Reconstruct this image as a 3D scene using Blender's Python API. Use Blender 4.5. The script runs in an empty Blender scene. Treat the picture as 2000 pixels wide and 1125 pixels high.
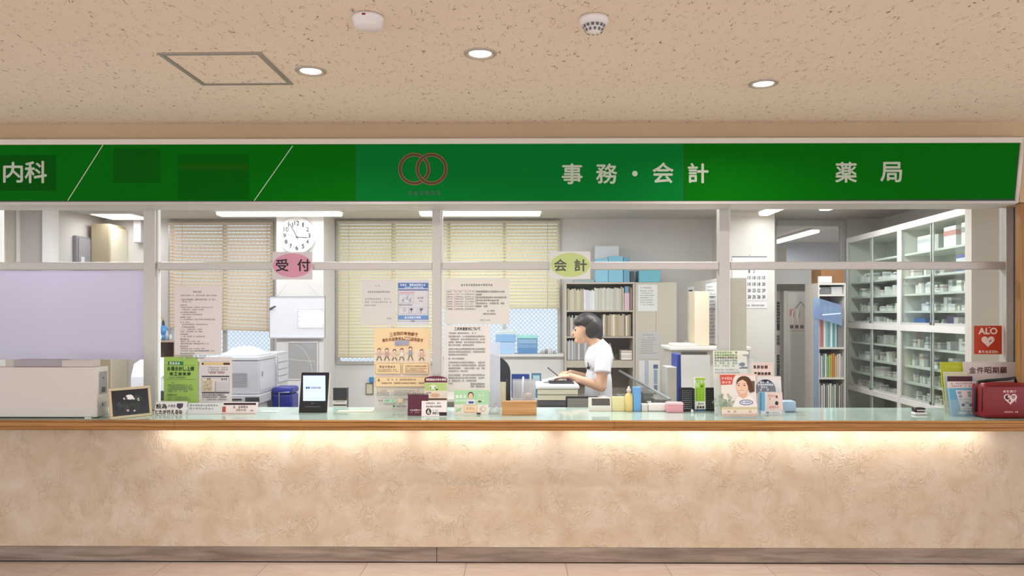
import bpy, bmesh, math, random
from mathutils import Vector, Matrix
S = bpy.context.scene
COL = S.collection
F, CXP, HOR, EYE = 1450.0, 1000.0, 612.0, 1.54      # focal length in photo pixels, principal column, horizon row, eye height
YAW = math.radians(0.5)
# ------------------------------------------------------------------ camera, world, exposure
cd = bpy.data.cameras.new('camera'); cam = bpy.data.objects.new('camera', cd); COL.objects.link(cam)
cam.location = (0, 0, EYE); cam.rotation_euler = (math.pi/2, 0, YAW)
cd.sensor_width = 36; cd.lens = F*36/2000; cd.shift_y = (HOR-562.5)/2000
cd.clip_start = 0.05; cd.clip_end = 60
S.camera = cam
S.view_settings.view_transform = 'Standard'; S.view_settings.look = 'None'
S.view_settings.exposure = 0.0; S.view_settings.gamma = 1.0; S.view_settings.use_curve_mapping = False
W = bpy.data.worlds.new('world'); S.world = W; W.use_nodes = True
W.node_tree.nodes['Background'].inputs[0].default_value = (0.97, 1.0, 1.07, 1)
W.node_tree.nodes['Background'].inputs[1].default_value = 1.42

def area(name, loc, sx, sy, power, col, rot=(0, 0, 0), parent=None, disk=False, spread=180):
    l = bpy.data.lights.new(name, 'AREA'); l.shape = 'DISK' if disk else 'RECTANGLE'
    l.size = sx
    if not disk: l.size_y = sy
    l.energy = power; l.color = col; l.spread = math.radians(spread)
    o = bpy.data.objects.new(name, l); COL.objects.link(o)
    o.rotation_euler = rot
    if parent is not None:
        o.parent = parent; o.location = Vector(loc)-parent.location
    else: o.location = loc
    return o

OFFICE_W, LOBBY_W, STRIP_W, PANEL_W = 8.5, 11.0, 1.5, 3.0
COOL, WARM, STRIPC = (0.95, 1.0, 1.07), (1.0, 0.95, 0.90), (1.0, 0.95, 0.88)

# ------------------------------------------------------------------ pixel <-> place
CAMP = Vector((0, 0, EYE)); cs, sn = math.cos(YAW), math.sin(YAW)
def ray(px, py):
    u, v = (px-CXP)/F, (HOR-py)/F
    return Vector((u*cs-sn, u*sn+cs, v))
def at(px, py, Y):
    d = ray(px, py); return CAMP + d*(Y/d.y)
def X(px, Y): return at(px, HOR, Y).x
def Z(py, Y, px=1000): return at(px, py, Y).z
TOP = 0.907                                            # worktop height
def ybase(px, py, z=TOP):                              # distance of the point of the level z seen at this pixel
    d = ray(px, py); return d.y*(z-EYE)/d.z

# ------------------------------------------------------------------ materials
def lin(h):
    h = h.lstrip('#'); r = []
    for i in (0, 2, 4):
        c = int(h[i:i+2], 16)/255
        r.append(c/12.92 if c <= 0.04045 else ((c+0.055)/1.055)**2.4)
    return (*r, 1)
_M = {}
def M(h, rough=0.6, metal=0.0, emit=0.0, trans=0.0):
    k = (h, rough, metal, emit, trans)
    if k in _M: return _M[k]
    m = bpy.data.materials.new('mat_%s' % h.lstrip('#')); m.use_nodes = True
    b = m.node_tree.nodes['Principled BSDF']
    b.inputs['Base Color'].default_value = lin(h); b.inputs['Roughness'].default_value = rough
    b.inputs['Metallic'].default_value = metal
    if emit: b.inputs['Emission Color'].default_value = lin(h); b.inputs['Emission Strength'].default_value = emit
    m.diffuse_color = lin(h)
    _M[k] = m; return m
def nodes(name):
    m = bpy.data.materials.new(name); m.use_nodes = True
    nt = m.node_tree
    return m, nt, nt.nodes['Principled BSDF'], nt.nodes['Material Output']
def N(nt, t, **kw):
    n = nt.nodes.new(t)
    for k, v in kw.items():
        if k in n.inputs: n.inputs[k].default_value = v
        else: setattr(n, k, v)
    return n
def ramp(nt, stops, inp):
    r = nt.nodes.new('ShaderNodeValToRGB'); e = r.color_ramp.elements
    while len(e) < len(stops): e.new(0.5)
    for i, (p, c) in enumerate(stops): e[i].position = p; e[i].color = c
    nt.links.new(inp, r.inputs[0]); return r.outputs[0]
def mix(nt, fac, a, b, mode='MIX'):
    n = nt.nodes.new('ShaderNodeMix'); n.data_type = 'RGBA'; n.blend_type = mode
    for sock, v in ((n.inputs[0], fac), (n.inputs[6], a), (n.inputs[7], b)):
        if hasattr(v, 'is_linked') or hasattr(v, 'links'): nt.links.new(v, sock)
        else: sock.default_value = v
    return n.outputs[2]
def coords(nt, scale=(1, 1, 1), rot=(0, 0, 0), loc=(0, 0, 0)):
    g = nt.nodes.new('ShaderNodeNewGeometry'); mp = nt.nodes.new('ShaderNodeMapping')
    mp.inputs['Scale'].default_value = scale; mp.inputs['Rotation'].default_value = rot; mp.inputs['Location'].default_value = loc
    nt.links.new(g.outputs['Position'], mp.inputs['Vector']); return mp.outputs[0]
BW = [(0, 0, 0, 1), (1, 1, 1, 1)]
def noise(nt, vec, scale, detail=2, dist=0, rough=0.5):
    n = N(nt, 'ShaderNodeTexNoise', Scale=scale, Detail=detail, Distortion=dist, Roughness=rough)
    nt.links.new(vec, n.inputs['Vector']); return n.outputs['Fac']

def mat_ceiling():
    m, nt, b, o = nodes('rockwool_ceiling')
    v = coords(nt)
    # short worm shaped fissures: a thin band of a noise, kept where a second noise allows it
    worm = ramp(nt, [(0.474, BW[0]), (0.490, BW[1]), (0.510, BW[1]), (0.526, BW[0])], noise(nt, coords(nt, (1, 0.5, 0.1), (0, 0, 0.35)), 60, 0, 0.5))
    gate = ramp(nt, [(0.53, BW[0]), (0.60, BW[1])], noise(nt, coords(nt, (1, 0.5, 1), (0, 0, 0.35), (3, 7, 0)), 32, 1))
    f = mix(nt, 1.0, worm, gate, 'MULTIPLY')
    big = noise(nt, v, 1.2, 2)
    base = mix(nt, big, lin('f2e2cc'), lin('ead8c0'))
    c = mix(nt, f, base, lin('8f7058'))
    nt.links.new(c, b.inputs['Base Color']); b.inputs['Roughness'].default_value = 0.9
    bp = N(nt, 'ShaderNodeBump', Strength=0.25, Distance=0.004, invert=True); nt.links.new(f, bp.inputs['Height'])
    nt.links.new(bp.outputs[0], b.inputs['Normal'])
    return m
def mat_wallpaper():
    m, nt, b, o = nodes('plaster_wallpaper')
    v = coords(nt)
    blot = noise(nt, v, 5.0, 6, 0.8, 0.62)
    c = ramp(nt, [(0.30, lin('ccb497')), (0.5, lin('d6c2a9')), (0.70, lin('dfd0bd'))], blot)
    ridge = ramp(nt, [(0.44, BW[0]), (0.50, BW[1]), (0.56, BW[0])], noise(nt, coords(nt, (1, 1, 0.62), (0, 0.6, 0)), 19, 3, 1.2))
    gate = ramp(nt, [(0.44, BW[0]), (0.62, BW[1])], noise(nt, coords(nt, loc=(5, 0, 2)), 7, 2))
    r2 = mix(nt, 1.0, ridge, gate, 'MULTIPLY')
    fine = noise(nt, v, 60, 3)
    c2 = mix(nt, mix(nt, 1.0, r2, (0.09, 0.09, 0.09, 1), 'MULTIPLY'), c, lin('b99b78'))
    nt.links.new(c2, b.inputs['Base Color']); b.inputs['Roughness'].default_value = 0.75
    h = mix(nt, 0.35, r2, fine)
    bp = N(nt, 'ShaderNodeBump', Strength=0.6, Distance=0.008); nt.links.new(h, bp.inputs['Height'])
    nt.links.new(bp.outputs[0], b.inputs['Normal'])
    return m
def mat_wood(a, c, d, axis=(0.6, 30, 30), rough=0.35):
    m, nt, b, o = nodes('oak_edge')
    n1 = noise(nt, coords(nt, axis), 3.0, 5, 0.6, 0.6)
    nt.links.new(ramp(nt, [(0.3, lin(a)), (0.55, lin(c)), (0.75, lin(d))], n1), b.inputs['Base Color'])
    b.inputs['Roughness'].default_value = rough
    return m
def mat_floor():
    m, nt, b, o = nodes('floor_tile')
    br = N(nt, 'ShaderNodeTexBrick', offset=0.0, squash=1.0)
    br.inputs['Scale'].default_value = 1.0; br.inputs['Mortar Size'].default_value = 0.0035
    br.inputs['Brick Width'].default_value = 0.61; br.inputs['Row Height'].default_value = 0.61
    br.inputs['Color1'].default_value = lin('ccb9ae'); br.inputs['Color2'].default_value = lin('c6b1a6'); br.inputs['Mortar'].default_value = lin('8e7a6e')
    nt.links.new(coords(nt, loc=(0.32, 0.33, 0)), br.inputs['Vector'])
    n1 = noise(nt, coords(nt, (1, 3, 1), (0, 0, 0.4)), 4, 6, 1.2)
    c = mix(nt, 0.35, br.outputs['Color'], ramp(nt, [(0.35, lin('b9a295')), (0.65, lin('d8c9bf'))], n1))
    nt.links.new(c, b.inputs['Base Color']); b.inputs['Roughness'].default_value = 0.35
    return m
def mat_steel():
    m, nt, b, o = nodes('brushed_kickplate')
    n1 = noise(nt, coords(nt, (0.8, 1, 9)), 3, 4, 0.8)
    nt.links.new(ramp(nt, [(0.3, lin('85766b')), (0.7, lin('b3a498'))], n1), b.inputs['Base Color'])
    b.inputs['Metallic'].default_value = 0.55; b.inputs['Roughness'].default_value = 0.42
    return m
def mat_glass(name, tint=(0.97, 0.98, 0.97), refl=0.045, rough=0.02, haze=0.0, hazecol='ffffff', gr=0.35, tl=0.4):
    m, nt, b, o = nodes(name)
    nt.nodes.remove(b)
    t = N(nt, 'ShaderNodeBsdfTransparent'); t.inputs[0].default_value = (*tint, 1)
    g = N(nt, 'ShaderNodeBsdfGlossy'); g.inputs['Roughness'].default_value = rough
    lw = N(nt, 'ShaderNodeLayerWeight'); lw.inputs[0].default_value = 0.25
    mm = N(nt, 'ShaderNodeMath', operation='MULTIPLY_ADD'); mm.inputs[1].default_value = gr; mm.inputs[2].default_value = refl
    nt.links.new(lw.outputs['Fresnel'], mm.inputs[0])
    ms = N(nt, 'ShaderNodeMixShader'); nt.links.new(mm.outputs[0], ms.inputs[0])
    last = t.outputs[0]
    if haze:
        d = N(nt, 'ShaderNodeBsdfDiffuse'); d.inputs[0].default_value = lin(hazecol)
        tr = N(nt, 'ShaderNodeBsdfTranslucent'); tr.inputs[0].default_value = lin(hazecol)
        md = N(nt, 'ShaderNodeMixShader'); md.inputs[0].default_value = tl
        nt.links.new(d.outputs[0], md.inputs[1]); nt.links.new(tr.outputs[0], md.inputs[2])
        mh = N(nt, 'ShaderNodeMixShader'); mh.inputs[0].default_value = haze
        nt.links.new(last, mh.inputs[1]); nt.links.new(md.outputs[0], mh.inputs[2]); last = mh.outputs[0]
    nt.links.new(last, ms.inputs[1]); nt.links.new(g.outputs[0], ms.inputs[2])
    nt.links.new(ms.outputs[0], o.inputs['Surface'])
    return m
def mat_slat(h):
    m, nt, b, o = nodes('blind_slat')
    d = N(nt, 'ShaderNodeBsdfDiffuse'); d.inputs[0].default_value = lin(h)
    t = N(nt, 'ShaderNodeBsdfTranslucent'); t.inputs[0].default_value = lin(h)
    ms = N(nt, 'ShaderNodeMixShader'); ms.inputs[0].default_value = 0.38
    nt.links.new(d.outputs[0], ms.inputs[1]); nt.links.new(t.outputs[0], ms.inputs[2])
    nt.links.new(ms.outputs[0], o.inputs['Surface']); return m
def mat_wireglass():
    m, nt, b, o = nodes('frosted_wire_glass')
    w1 = N(nt, 'ShaderNodeTexWave', wave_type='BANDS', bands_direction='X'); w1.inputs['Scale'].default_value = 9
    w2 = N(nt, 'ShaderNodeTexWave', wave_type='BANDS', bands_direction='X'); w2.inputs['Scale'].default_value = 9
    nt.links.new(coords(nt, rot=(0, math.radians(45), 0)), w1.inputs[0]); nt.links.new(coords(nt, rot=(0, math.radians(-45), 0)), w2.inputs[0])
    a = ramp(nt, [(0.90, BW[0]), (0.97, BW[1])], w1.outputs['Fac']); c = ramp(nt, [(0.90, BW[0]), (0.97, BW[1])], w2.outputs['Fac'])
    f = mix(nt, 1.0, a, c, 'ADD')
    col = mix(nt, f, lin('e9f1fc'), lin('a9c0dc'))
    b.inputs['Base Color'].default_value = (.05, .06, .07, 1); nt.links.new(col, b.inputs['Emission Color']); b.inputs['Emission Strength'].default_value = 1.0
    b.inputs['Roughness'].default_value = 0.4
    return m
def mat_paint(name, h, h2, rough=0.8, sc=2.0):
    m, nt, b, o = nodes(name)
    nt.links.new(mix(nt, noise(nt, coords(nt), sc, 4), lin(h), lin(h2)), b.inputs['Base Color'])
    b.inputs['Roughness'].default_value = rough; return m

CEIL = mat_ceiling(); WALLP = mat_wallpaper(); FLOOR = mat_floor(); STEEL = mat_steel()
WOOD = mat_wood('8a5a26', 'b27c3c', 'c8974f'); WOODV = mat_wood('7d5226', 'a8763c', 'bd8c50', (30, 30, 0.6))
ALU = mat_paint('satin_aluminium', 'cbc6c0', 'bfb9b2', 0.38, 1.0); ALU.node_tree.nodes['Principled BSDF'].inputs['Metallic'].default_value = 0.35
OWALL = mat_paint('office_wall_paint', 'dfdad6', 'd7d1cd'); OCEIL = mat_paint('office_ceiling_paint', 'd8d2cc', 'cfc9c3')
BEAM = mat_paint('lobby_beam_paint', 'd2b894', 'c8ac87', 0.7); OFLOOR = mat_paint('office_vinyl', 'b8aea2', 'a89e92', 0.4, 5)
GLASS = mat_glass('clear_window_glass', refl=0.006, gr=0.12); CABGLASS = mat_glass('cabinet_glass', (0.95, 0.98, 0.955), 0.02, gr=0.14)
ACRYL = mat_glass('clear_acrylic', (0.96, 0.98, 0.98), 0.05, 0.05, 0.05)
FILM = mat_glass('white_screen', (0.9, 0.88, 0.94), 0.03, 0.1, 0.86, 'dcd3e2', tl=0.5)
BLUEFILM = mat_glass('blue_film', (0.8, 0.88, 1.0), 0.05, 0.15, 0.45, 'b9cdf0')
POLY = mat_glass('clear_polythene', (0.95, 0.95, 0.95), 0.1, 0.15, 0.3, 'e8e6e6')
SLATA = mat_slat('ecd9c0'); SLATB = mat_slat('efe2bf'); WIRE = mat_wireglass()
TOPGL = mat_paint('back_painted_glass', 'b9cec3', 'b1c7bb', 0.08, 1.5)
WHITE = M('efeae6', 0.5); CAB = M('ebe6df', 0.4); BLACK = M('17171a', 0.4); STEELGREY = M('b7afa4', 0.5)
LAMP = M('fff8ee', 0.5, 0, 2.2); LAMPW = M('fff2dc', 0.5, 0, 3.0); PAPER = M('dedad5', 0.7); INK = M('55504e', 0.7); DARK = M('2b2826', 0.6)

# ------------------------------------------------------------------ mesh building
class MB:
    def __init__(s): s.bm = bmesh.new(); s.mats = []; s.smooth = False
    def mi(s, m):
        if m not in s.mats: s.mats.append(m)
        return s.mats.index(m)
    def face(s, pts, m):
        f = s.bm.faces.new([s.bm.verts.new(p) for p in pts]); f.material_index = s.mi(m); return f
    def box(s, x0, x1, y0, y1, z0, z1, m, bev=0, seg=2, mtx=None):
        x0, x1 = sorted((x0, x1)); y0, y1 = sorted((y0, y1)); z0, z1 = sorted((z0, z1))
        v = [s.bm.verts.new(p) for p in ((x0,y0,z0),(x1,y0,z0),(x1,y1,z0),(x0,y1,z0),(x0,y0,z1),(x1,y0,z1),(x1,y1,z1),(x0,y1,z1))]
        fs = [s.bm.faces.new([v[i] for i in q]) for q in ((0,3,2,1),(4,5,6,7),(0,1,5,4),(1,2,6,5),(2,3,7,6),(3,0,4,7))]
        k = s.mi(m)
        for f in fs: f.material_index = k
        if bev:
            es = list({e for f in fs for e in f.edges})
            r = bmesh.ops.bevel(s.bm, geom=es, offset=min(bev, 0.49*min(x1-x0, y1-y0, z1-z0)), segments=seg, affect='EDGES', profile=0.5)
            for f in r['faces']: f.material_index = k
        if mtx is not None:
            vs = {w for f in s.bm.faces if f.is_valid for w in f.verts} if False else None
        return s
    def cyl(s, p0, p1, r0, m, r1=None, seg=20, cap=True):
        p0, p1 = Vector(p0), Vector(p1); r1 = r0 if r1 is None else r1
        d = (p1-p0).normalized(); a = d.orthogonal().normalized(); b = d.cross(a); k = s.mi(m)
        A = [s.bm.verts.new(p0+(a*math.cos(t)+b*math.sin(t))*r0) for t in [2*math.pi*i/seg for i in range(seg)]]
        B = [s.bm.verts.new(p1+(a*math.cos(t)+b*math.sin(t))*r1) for t in [2*math.pi*i/seg for i in range(seg)]]
        for i in range(seg):
            f = s.bm.faces.new((A[i], A[(i+1) % seg], B[(i+1) % seg], B[i])); f.material_index = k; f.smooth = True
        if cap:
            f = s.bm.faces.new(A[::-1]); f.material_index = k
            f = s.bm.faces.new(B); f.material_index = k
        return s
    def tube(s, pts, r, m, seg=8):
        pts = [Vector(p) for p in pts]; k = s.mi(m); rings = []
        for i, p in enumerate(pts):
            d = (pts[min(i+1, len(pts)-1)]-pts[max(i-1, 0)]).normalized()
            a = d.cross(Vector((0.31, 0.77, 0.55))).normalized(); b = d.cross(a)
            rings.append([s.bm.verts.new(p+(a*math.cos(2*math.pi*j/seg)+b*math.sin(2*math.pi*j/seg))*r) for j in range(seg)])
        for q in range(len(rings)-1):
            for j in range(seg):
                f = s.bm.faces.new((rings[q][j], rings[q][(j+1) % seg], rings[q+1][(j+1) % seg], rings[q+1][j])); f.material_index = k; f.smooth = True
        for e in (rings[0][::-1], rings[-1]):
            f = s.bm.faces.new(e); f.material_index = k
        return s
    def lathe(s, prof, c, m, seg=28, axis='Z'):
        # prof: (radius, height) pairs; a material or one per band
        c = Vector(c); rings = []
        def P(r, h, t):
            u, v = r*math.cos(t), r*math.sin(t)
            return c+(Vector((u, v, h)) if axis == 'Z' else Vector((u, h, v)))
        for r, h in prof:
            rings.append([s.bm.verts.new(P(max(r, 1e-5), h, 2*math.pi*j/seg)) for j in range(seg)])
        for q in range(len(rings)-1):
            k = s.mi(m[q] if isinstance(m, (list, tuple)) else m)
            for j in range(seg):
                f = s.bm.faces.new((rings[q][j], rings[q][(j+1) % seg], rings[q+1][(j+1) % seg], rings[q+1][j])); f.material_index = k; f.smooth = True
        return s
    def prism(s, poly, lo, hi, m, axis='y'):
        # poly in (x,z) extruded along y, or (y,z) along x, or (x,y) along z
        k = s.mi(m)
        def P(a, b, h): return {'y': (a, h, b), 'x': (h, a, b), 'z': (a, b, h)}[axis]
        A = [s.bm.verts.new(P(a, b, lo)) for a, b in poly]; B = [s.bm.verts.new(P(a, b, hi)) for a, b in poly]
        fs = [s.bm.faces.new(A[::-1]), s.bm.faces.new(B)]
        n = len(poly)
        for i in range(n): fs.append(s.bm.faces.new((A[i], A[(i+1) % n], B[(i+1) % n], B[i])))
        for f in fs: f.material_index = k
        return s
    def obj(s, name, parent=None, base=None, local=False, mtx=None):
        bmesh.ops.recalc_face_normals(s.bm, faces=s.bm.faces) if not getattr(s, 'keepn', False) else None
        me = bpy.data.meshes.new(name)
        off = Vector((0, 0, 0))
        if not local:
            if base is not None: off = Vector(base)
            elif parent is not None: off = parent.location.copy()
        if off.length: bmesh.ops.translate(s.bm, verts=s.bm.verts, vec=-off)
        s.bm.to_mesh(me); s.bm.free()
        for m in s.mats: me.materials.append(m)
        o = bpy.data.objects.new(name, me); COL.objects.link(o)
        if parent is not None: o.parent = parent
        elif base is not None: o.location = base
        if mtx is not None: o.matrix_world = mtx
        return o
def tag(o, label, cat, group=None):
    o['label'] = label; o['category'] = cat
    if group: o['group'] = group
    return o
def thing(name, label, cat, loc=(0, 0, 0), rz=0, group=None):
    o = bpy.data.objects.new(name, None); COL.objects.link(o); o.empty_display_size = 0.05
    o.location = loc; o.rotation_euler = (0, 0, rz); return tag(o, label, cat, group)
def struct(name, loc=(0, 0, 0)):
    o = bpy.data.objects.new(name, None); COL.objects.link(o); o.location = loc; o['kind'] = 'structure'; return o
def structbox(name, m, *dims, bev=0):
    o = MB().box(*dims, m, bev).obj(name); o['kind'] = 'structure'; return o
def bx(*a, bev=0): return MB().box(*a[:6], a[6], bev)

_T = {}
def glyphs(txt, bold):
    k = (txt, bold)
    if k not in _T:
        c = bpy.data.curves.new('t', 'FONT'); c.body = txt; c.offset = bold; c.resolution_u = 3
        o = bpy.data.objects.new('t', c); COL.objects.link(o)
        bpy.context.view_layer.update()
        me = bpy.data.meshes.new_from_object(o)
        V = [(v.co.x, v.co.y) for v in me.vertices]; P = [tuple(p.vertices) for p in me.polygons]
        bpy.data.objects.remove(o); bpy.data.curves.remove(c); bpy.data.meshes.remove(me)
        xs = [v[0] for v in V]; ys = [v[1] for v in V]
        _T[k] = (V, P, min(xs), max(xs), min(ys), max(ys))
    return _T[k]

RNG = random.Random(4)
def soft(h):
    v = [int(h[i:i+2], 16) for i in (0, 2, 4)]
    return '%02x%02x%02x' % tuple(int(q+(205-q)*.38) if q < 205 else q for q in v) if sum(v) < 420 else h
class Sheet:
    """A flat printed thing. Content is laid out on its own plane; px, py are read off the photograph and put onto that plane."""
    def __init__(s, rect, Y, paper, tilt=0.0, yaw=0.0, th=0.0006, z=None, corner=0):
        x0, y0, x1, y1 = rect; s.rect = rect
        s.o = at((x0+x1)/2, y1, Y)
        if z is not None: s.o.z = z
        t, w = math.radians(tilt), math.radians(yaw)
        s.ex = Vector((math.cos(w), math.sin(w), 0))
        s.ez = Vector((-math.sin(w)*math.sin(t), math.cos(w)*math.sin(t), math.cos(t)))
        s.n = s.ex.cross(s.ez)
        s.mb = MB(); s.mb.keepn = True; s.lay = 0; s.th = th
        u0, u1 = s.uv(x0, y1)[0], s.uv(x1, y1)[0]; v1 = s.uv((x0+x1)/2, y0)[1]
        s.w, s.h = u1-u0, v1; s.u0, s.u1 = u0, u1
        if paper is not None: s.mb.box(u0, u1, 0, th, 0, v1, paper)
    def uv(s, px, py):
        d = ray(px, py); t = (s.o-CAMP).dot(s.n)/d.dot(s.n); q = CAMP+d*t-s.o
        return q.dot(s.ex), q.dot(s.ez)
    def _d(s): s.lay += 1; return -0.0002-0.00007*s.lay
    def poly(s, pts, c, d=None):
        d = s._d() if d is None else d
        q = [s.uv(*p) for p in pts]
        a = sum(q[i][0]*q[(i+1) % len(q)][1]-q[(i+1) % len(q)][0]*q[i][1] for i in range(len(q)))
        if a < 0: q = q[::-1]
        s.mb.face([(u, d, v) for u, v in q], c if not isinstance(c, str) else M(c, 0.7)); return s
    def rect_(s, x0, y0, x1, y1, c, d=None): return s.poly([(x0, y0), (x1, y0), (x1, y1), (x0, y1)], c, d)
    def ell(s, cx, cy, rx, ry, c, n=28, a0=0, a1=360, d=None):
        full = a1-a0 >= 360
        k = n if full else n+1
        return s.poly([(cx+rx*math.cos(math.radians(a0+(a1-a0)*i/n)), cy-ry*math.sin(math.radians(a0+(a1-a0)*i/n))) for i in range(k)], c, d)
    def line(s, x0, y0, x1, y1, w, c):
        dx, dy = x1-x0, y1-y0; L = math.hypot(dx, dy) or 1; a, b = -dy/L*w/2, dx/L*w/2
        return s.poly([(x0+a, y0+b), (x1+a, y1+b), (x1-a, y1-b), (x0-a, y0-b)], c)
    def ring(s, cx, cy, r0, r1, c, n=40, rr=1.0):
        d = s._d()
        for i in range(n):
            a, b = 2*math.pi*i/n, 2*math.pi*(i+1)/n
            s.poly([(cx+r0*math.cos(a), cy+r0*rr*math.sin(a)), (cx+r1*math.cos(a), cy+r1*rr*math.sin(a)), (cx+r1*math.cos(b), cy+r1*rr*math.sin(b)), (cx+r0*math.cos(b), cy+r0*rr*math.sin(b))], c, d)
        return s
    def frame(s, x0, y0, x1, y1, w, c):
        s.rect_(x0, y0, x1, y0+w, c); s.rect_(x0, y1-w, x1, y1, c); s.rect_(x0, y0, x0+w, y1, c); s.rect_(x1-w, y0, x1, y1, c); return s
    def marks(s, x0, cy, x1, h, c, cell=None, fill=0.9, w=None):
        """a line of print too small to read"""
        d = s._d(); cell = cell or h*1.0; x = x0; w = w or max(0.28*h, 0.45)
        c = M(soft(c), 0.7) if isinstance(c, str) else c
        while x+cell*0.8 <= x1:
            if RNG.random() < fill:
                a, b = x+cell*0.08, x+cell*0.88; t, e = cy-h/2, cy+h/2
                k = RNG.randrange(4)
                hs = [[t+w/2, e-w/2], [cy], [t+w/2, cy+h*0.1], [e-w/2, cy-h*0.1]][k]
                for yy in hs: s.rect_(a, yy-w/2, b, yy+w/2, c, d)
                for xx in ([(a+b)/2] if k in (1, 3) else [a+w/2, b-w/2] if k == 0 else [a+w, (a+b)/2+w]):
                    s.rect_(xx-w/2, t, xx+w/2, e, c, d-0.00001)
            x += cell
        return s
    def para(s, x0, y0, x1, step, n, h, c, jit=0.25, fill=0.92):
        for i in range(n): s.marks(x0, y0+i*step, x1-(x1-x0)*jit*RNG.random()*(RNG.random() < 0.6), h, c, fill=fill)
        return s
    def text(s, txt, x0, y0, x1, y1, c, bold=0.0, arc=0, skew=0):
        if bold:
            for q, (i, j) in enumerate(((bold, 0), (-bold, 0), (0, bold), (0, -bold))): s.text(txt, x0+i, y0+j, x1+i, y1+j, c, 0, arc, skew)
        V, P, a0, a1, b0, b1 = glyphs(txt, 0); d = s._d(); c = M(c, 0.6) if isinstance(c, str) else c
        k = s.mb.mi(c); vs = []
        for x, y in V:
            fx = (x-a0)/(a1-a0); fy = (y-b0)/(b1-b0)
            px = x0+fx*(x1-x0)+skew*fy; py = y1-fy*(y1-y0)+arc*(2*fx-1)**2
            u, v = s.uv(px, py); vs.append(s.mb.bm.verts.new((u, d, v)))
        for p in P:
            try: f = s.mb.bm.faces.new([vs[i] for i in p]); f.material_index = k
            except ValueError: pass
        return s
    def mtx(s):
        y = -s.n
        return Matrix(((s.ex.x, y.x, s.ez.x, s.o.x), (s.ex.y, y.y, s.ez.y, s.o.y), (s.ex.z, y.z, s.ez.z, s.o.z), (0, 0, 0, 1)))
    def done(s, name, label=None, cat=None, group=None, parent=None):
        o = s.mb.obj(name, local=True); o.matrix_world = s.mtx()
        if parent is not None:
            m = s.mtx(); m.translation = m.translation-parent.location; o.parent = parent; o.matrix_basis = m
        if label: tag(o, label, cat, group)
        return o

# ================================================================== SETTING
GY = 4.85                                             # plane of the counter windows
BK, OC, LC = 8.2, 2.58, 2.72                          # office back wall, office ceiling, lobby ceiling
FY = 4.576                                            # face of the counter
structbox('floor', FLOOR, -7, 7, -1.6, FY+0.3, -0.05, 0)
structbox('floor_office', OFLOOR, -7, 6, FY+0.3, 11.2, -0.05, 0)
structbox('ceiling', CEIL, -7, 7, -1.6, 4.63, LC, LC+0.05)
structbox('ceiling_office', OCEIL, -5.2, 4.2, 4.86, BK, OC, OC+0.05)
structbox('ceiling_corridor', OCEIL, 1.9, 5.6, BK, 11.1, OC, OC+0.05)
# beam above the sign, lobby side
structbox('trim_1', BEAM, -7, 7, 4.62, 4.86, Z(268, 4.62), 2.79)
structbox('wall_left', OWALL, -4.72, -4.60, 4.9, BK, 0, OC)
structbox('wall_right', OWALL, 3.97, 4.07, 5.6, BK, 0, OC)
structbox('wall_right_stub', mat_paint('stub_paint', 'd9cfc2', 'd0c6ba'), X(1891, 5.5), 4.0, 5.46, 5.54, 0, OC)
structbox('wall_corridor', mat_paint('corridor_paint', 'cfd0d8', 'c5c6cf'), 1.9, 5.6, 11.0, 11.1, 0, OC)
structbox('wall_corridor_right', OWALL, 5.5, 5.6, BK, 11.0, 0, OC)
structbox('wall_corridor_left', OWALL, 1.9, 2.0, BK+0.1, 11.0, 0, OC)
# back wall with its openings
w1 = (X(330, BK), X(535, BK), Z(712, BK), Z(430, BK)); w2 = (X(657, BK), X(1095, BK), Z(712, BK), Z(430, BK))
mb = MB()
zt = max(w1[3], w2[3])
mb.box(-5.2, w1[0], BK, BK+0.1, 0, OC, OWALL); mb.box(w1[1], w2[0], BK, BK+0.1, 0, OC, OWALL)
mb.box(w1[0], w1[1], BK, BK+0.1, 0, w1[2], OWALL); mb.box(w1[0], w1[1], BK, BK+0.1, w1[3], OC, OWALL)
mb.box(w2[0], w2[1], BK, BK+0.1, 0, w2[2], OWALL); mb.box(w2[0], w2[1], BK, BK+0.1, w2[3], OC, OWALL)
dx0, dx1 = X(1517, BK), X(1650, BK)
mb.box(w2[1], dx0, BK, BK+0.1, 0, OC, OWALL); mb.box(dx1, 4.2, BK, BK+0.1, 0, OC, OWALL)
mb.box(dx0, dx1, BK, BK+0.1, Z(555, BK), Z(525, BK), OWALL); mb.box(dx0, dx1, BK, BK+0.1, Z(431, BK), OC, OWALL)
o = mb.obj('wall_back'); o['kind'] = 'structure'
# pillars
structbox('wall_pillar', mat_paint('pillar_paint', 'e6e1de', 'dfdad6'), X(540, 7.7), X(632, 7.7), 7.7, BK, 0, OC)
structbox('wall_pillar_calendar', mat_paint('pillar_paint_warm', 'e2dad2', 'dbd3ca'), X(1421, 7.6), X(1513, 7.6), 7.6, BK, 0, OC)
# partition seen through the top left pane
px_ = struct('wall_partition', (X(40, 6.6), 6.6, 0))
bx(-5.6, X(33, 6.6), 6.62, 6.66, 0, OC, M('cbbfb2')).obj('panel', px_)
bx(X(38, 6.6), X(88, 6.6), 6.61, 6.66, 0, OC, M('b5aca6')).obj('panel', px_)
bx(X(33, 6.6), X(38, 6.6), 6.59, 6.66, 0, OC, M('d8d0c8')).obj('post', px_)
bx(X(88, 6.6), X(104, 6.6), 6.56, 6.68, 0, OC, M('e4dedb')).obj('post', px_)

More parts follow.
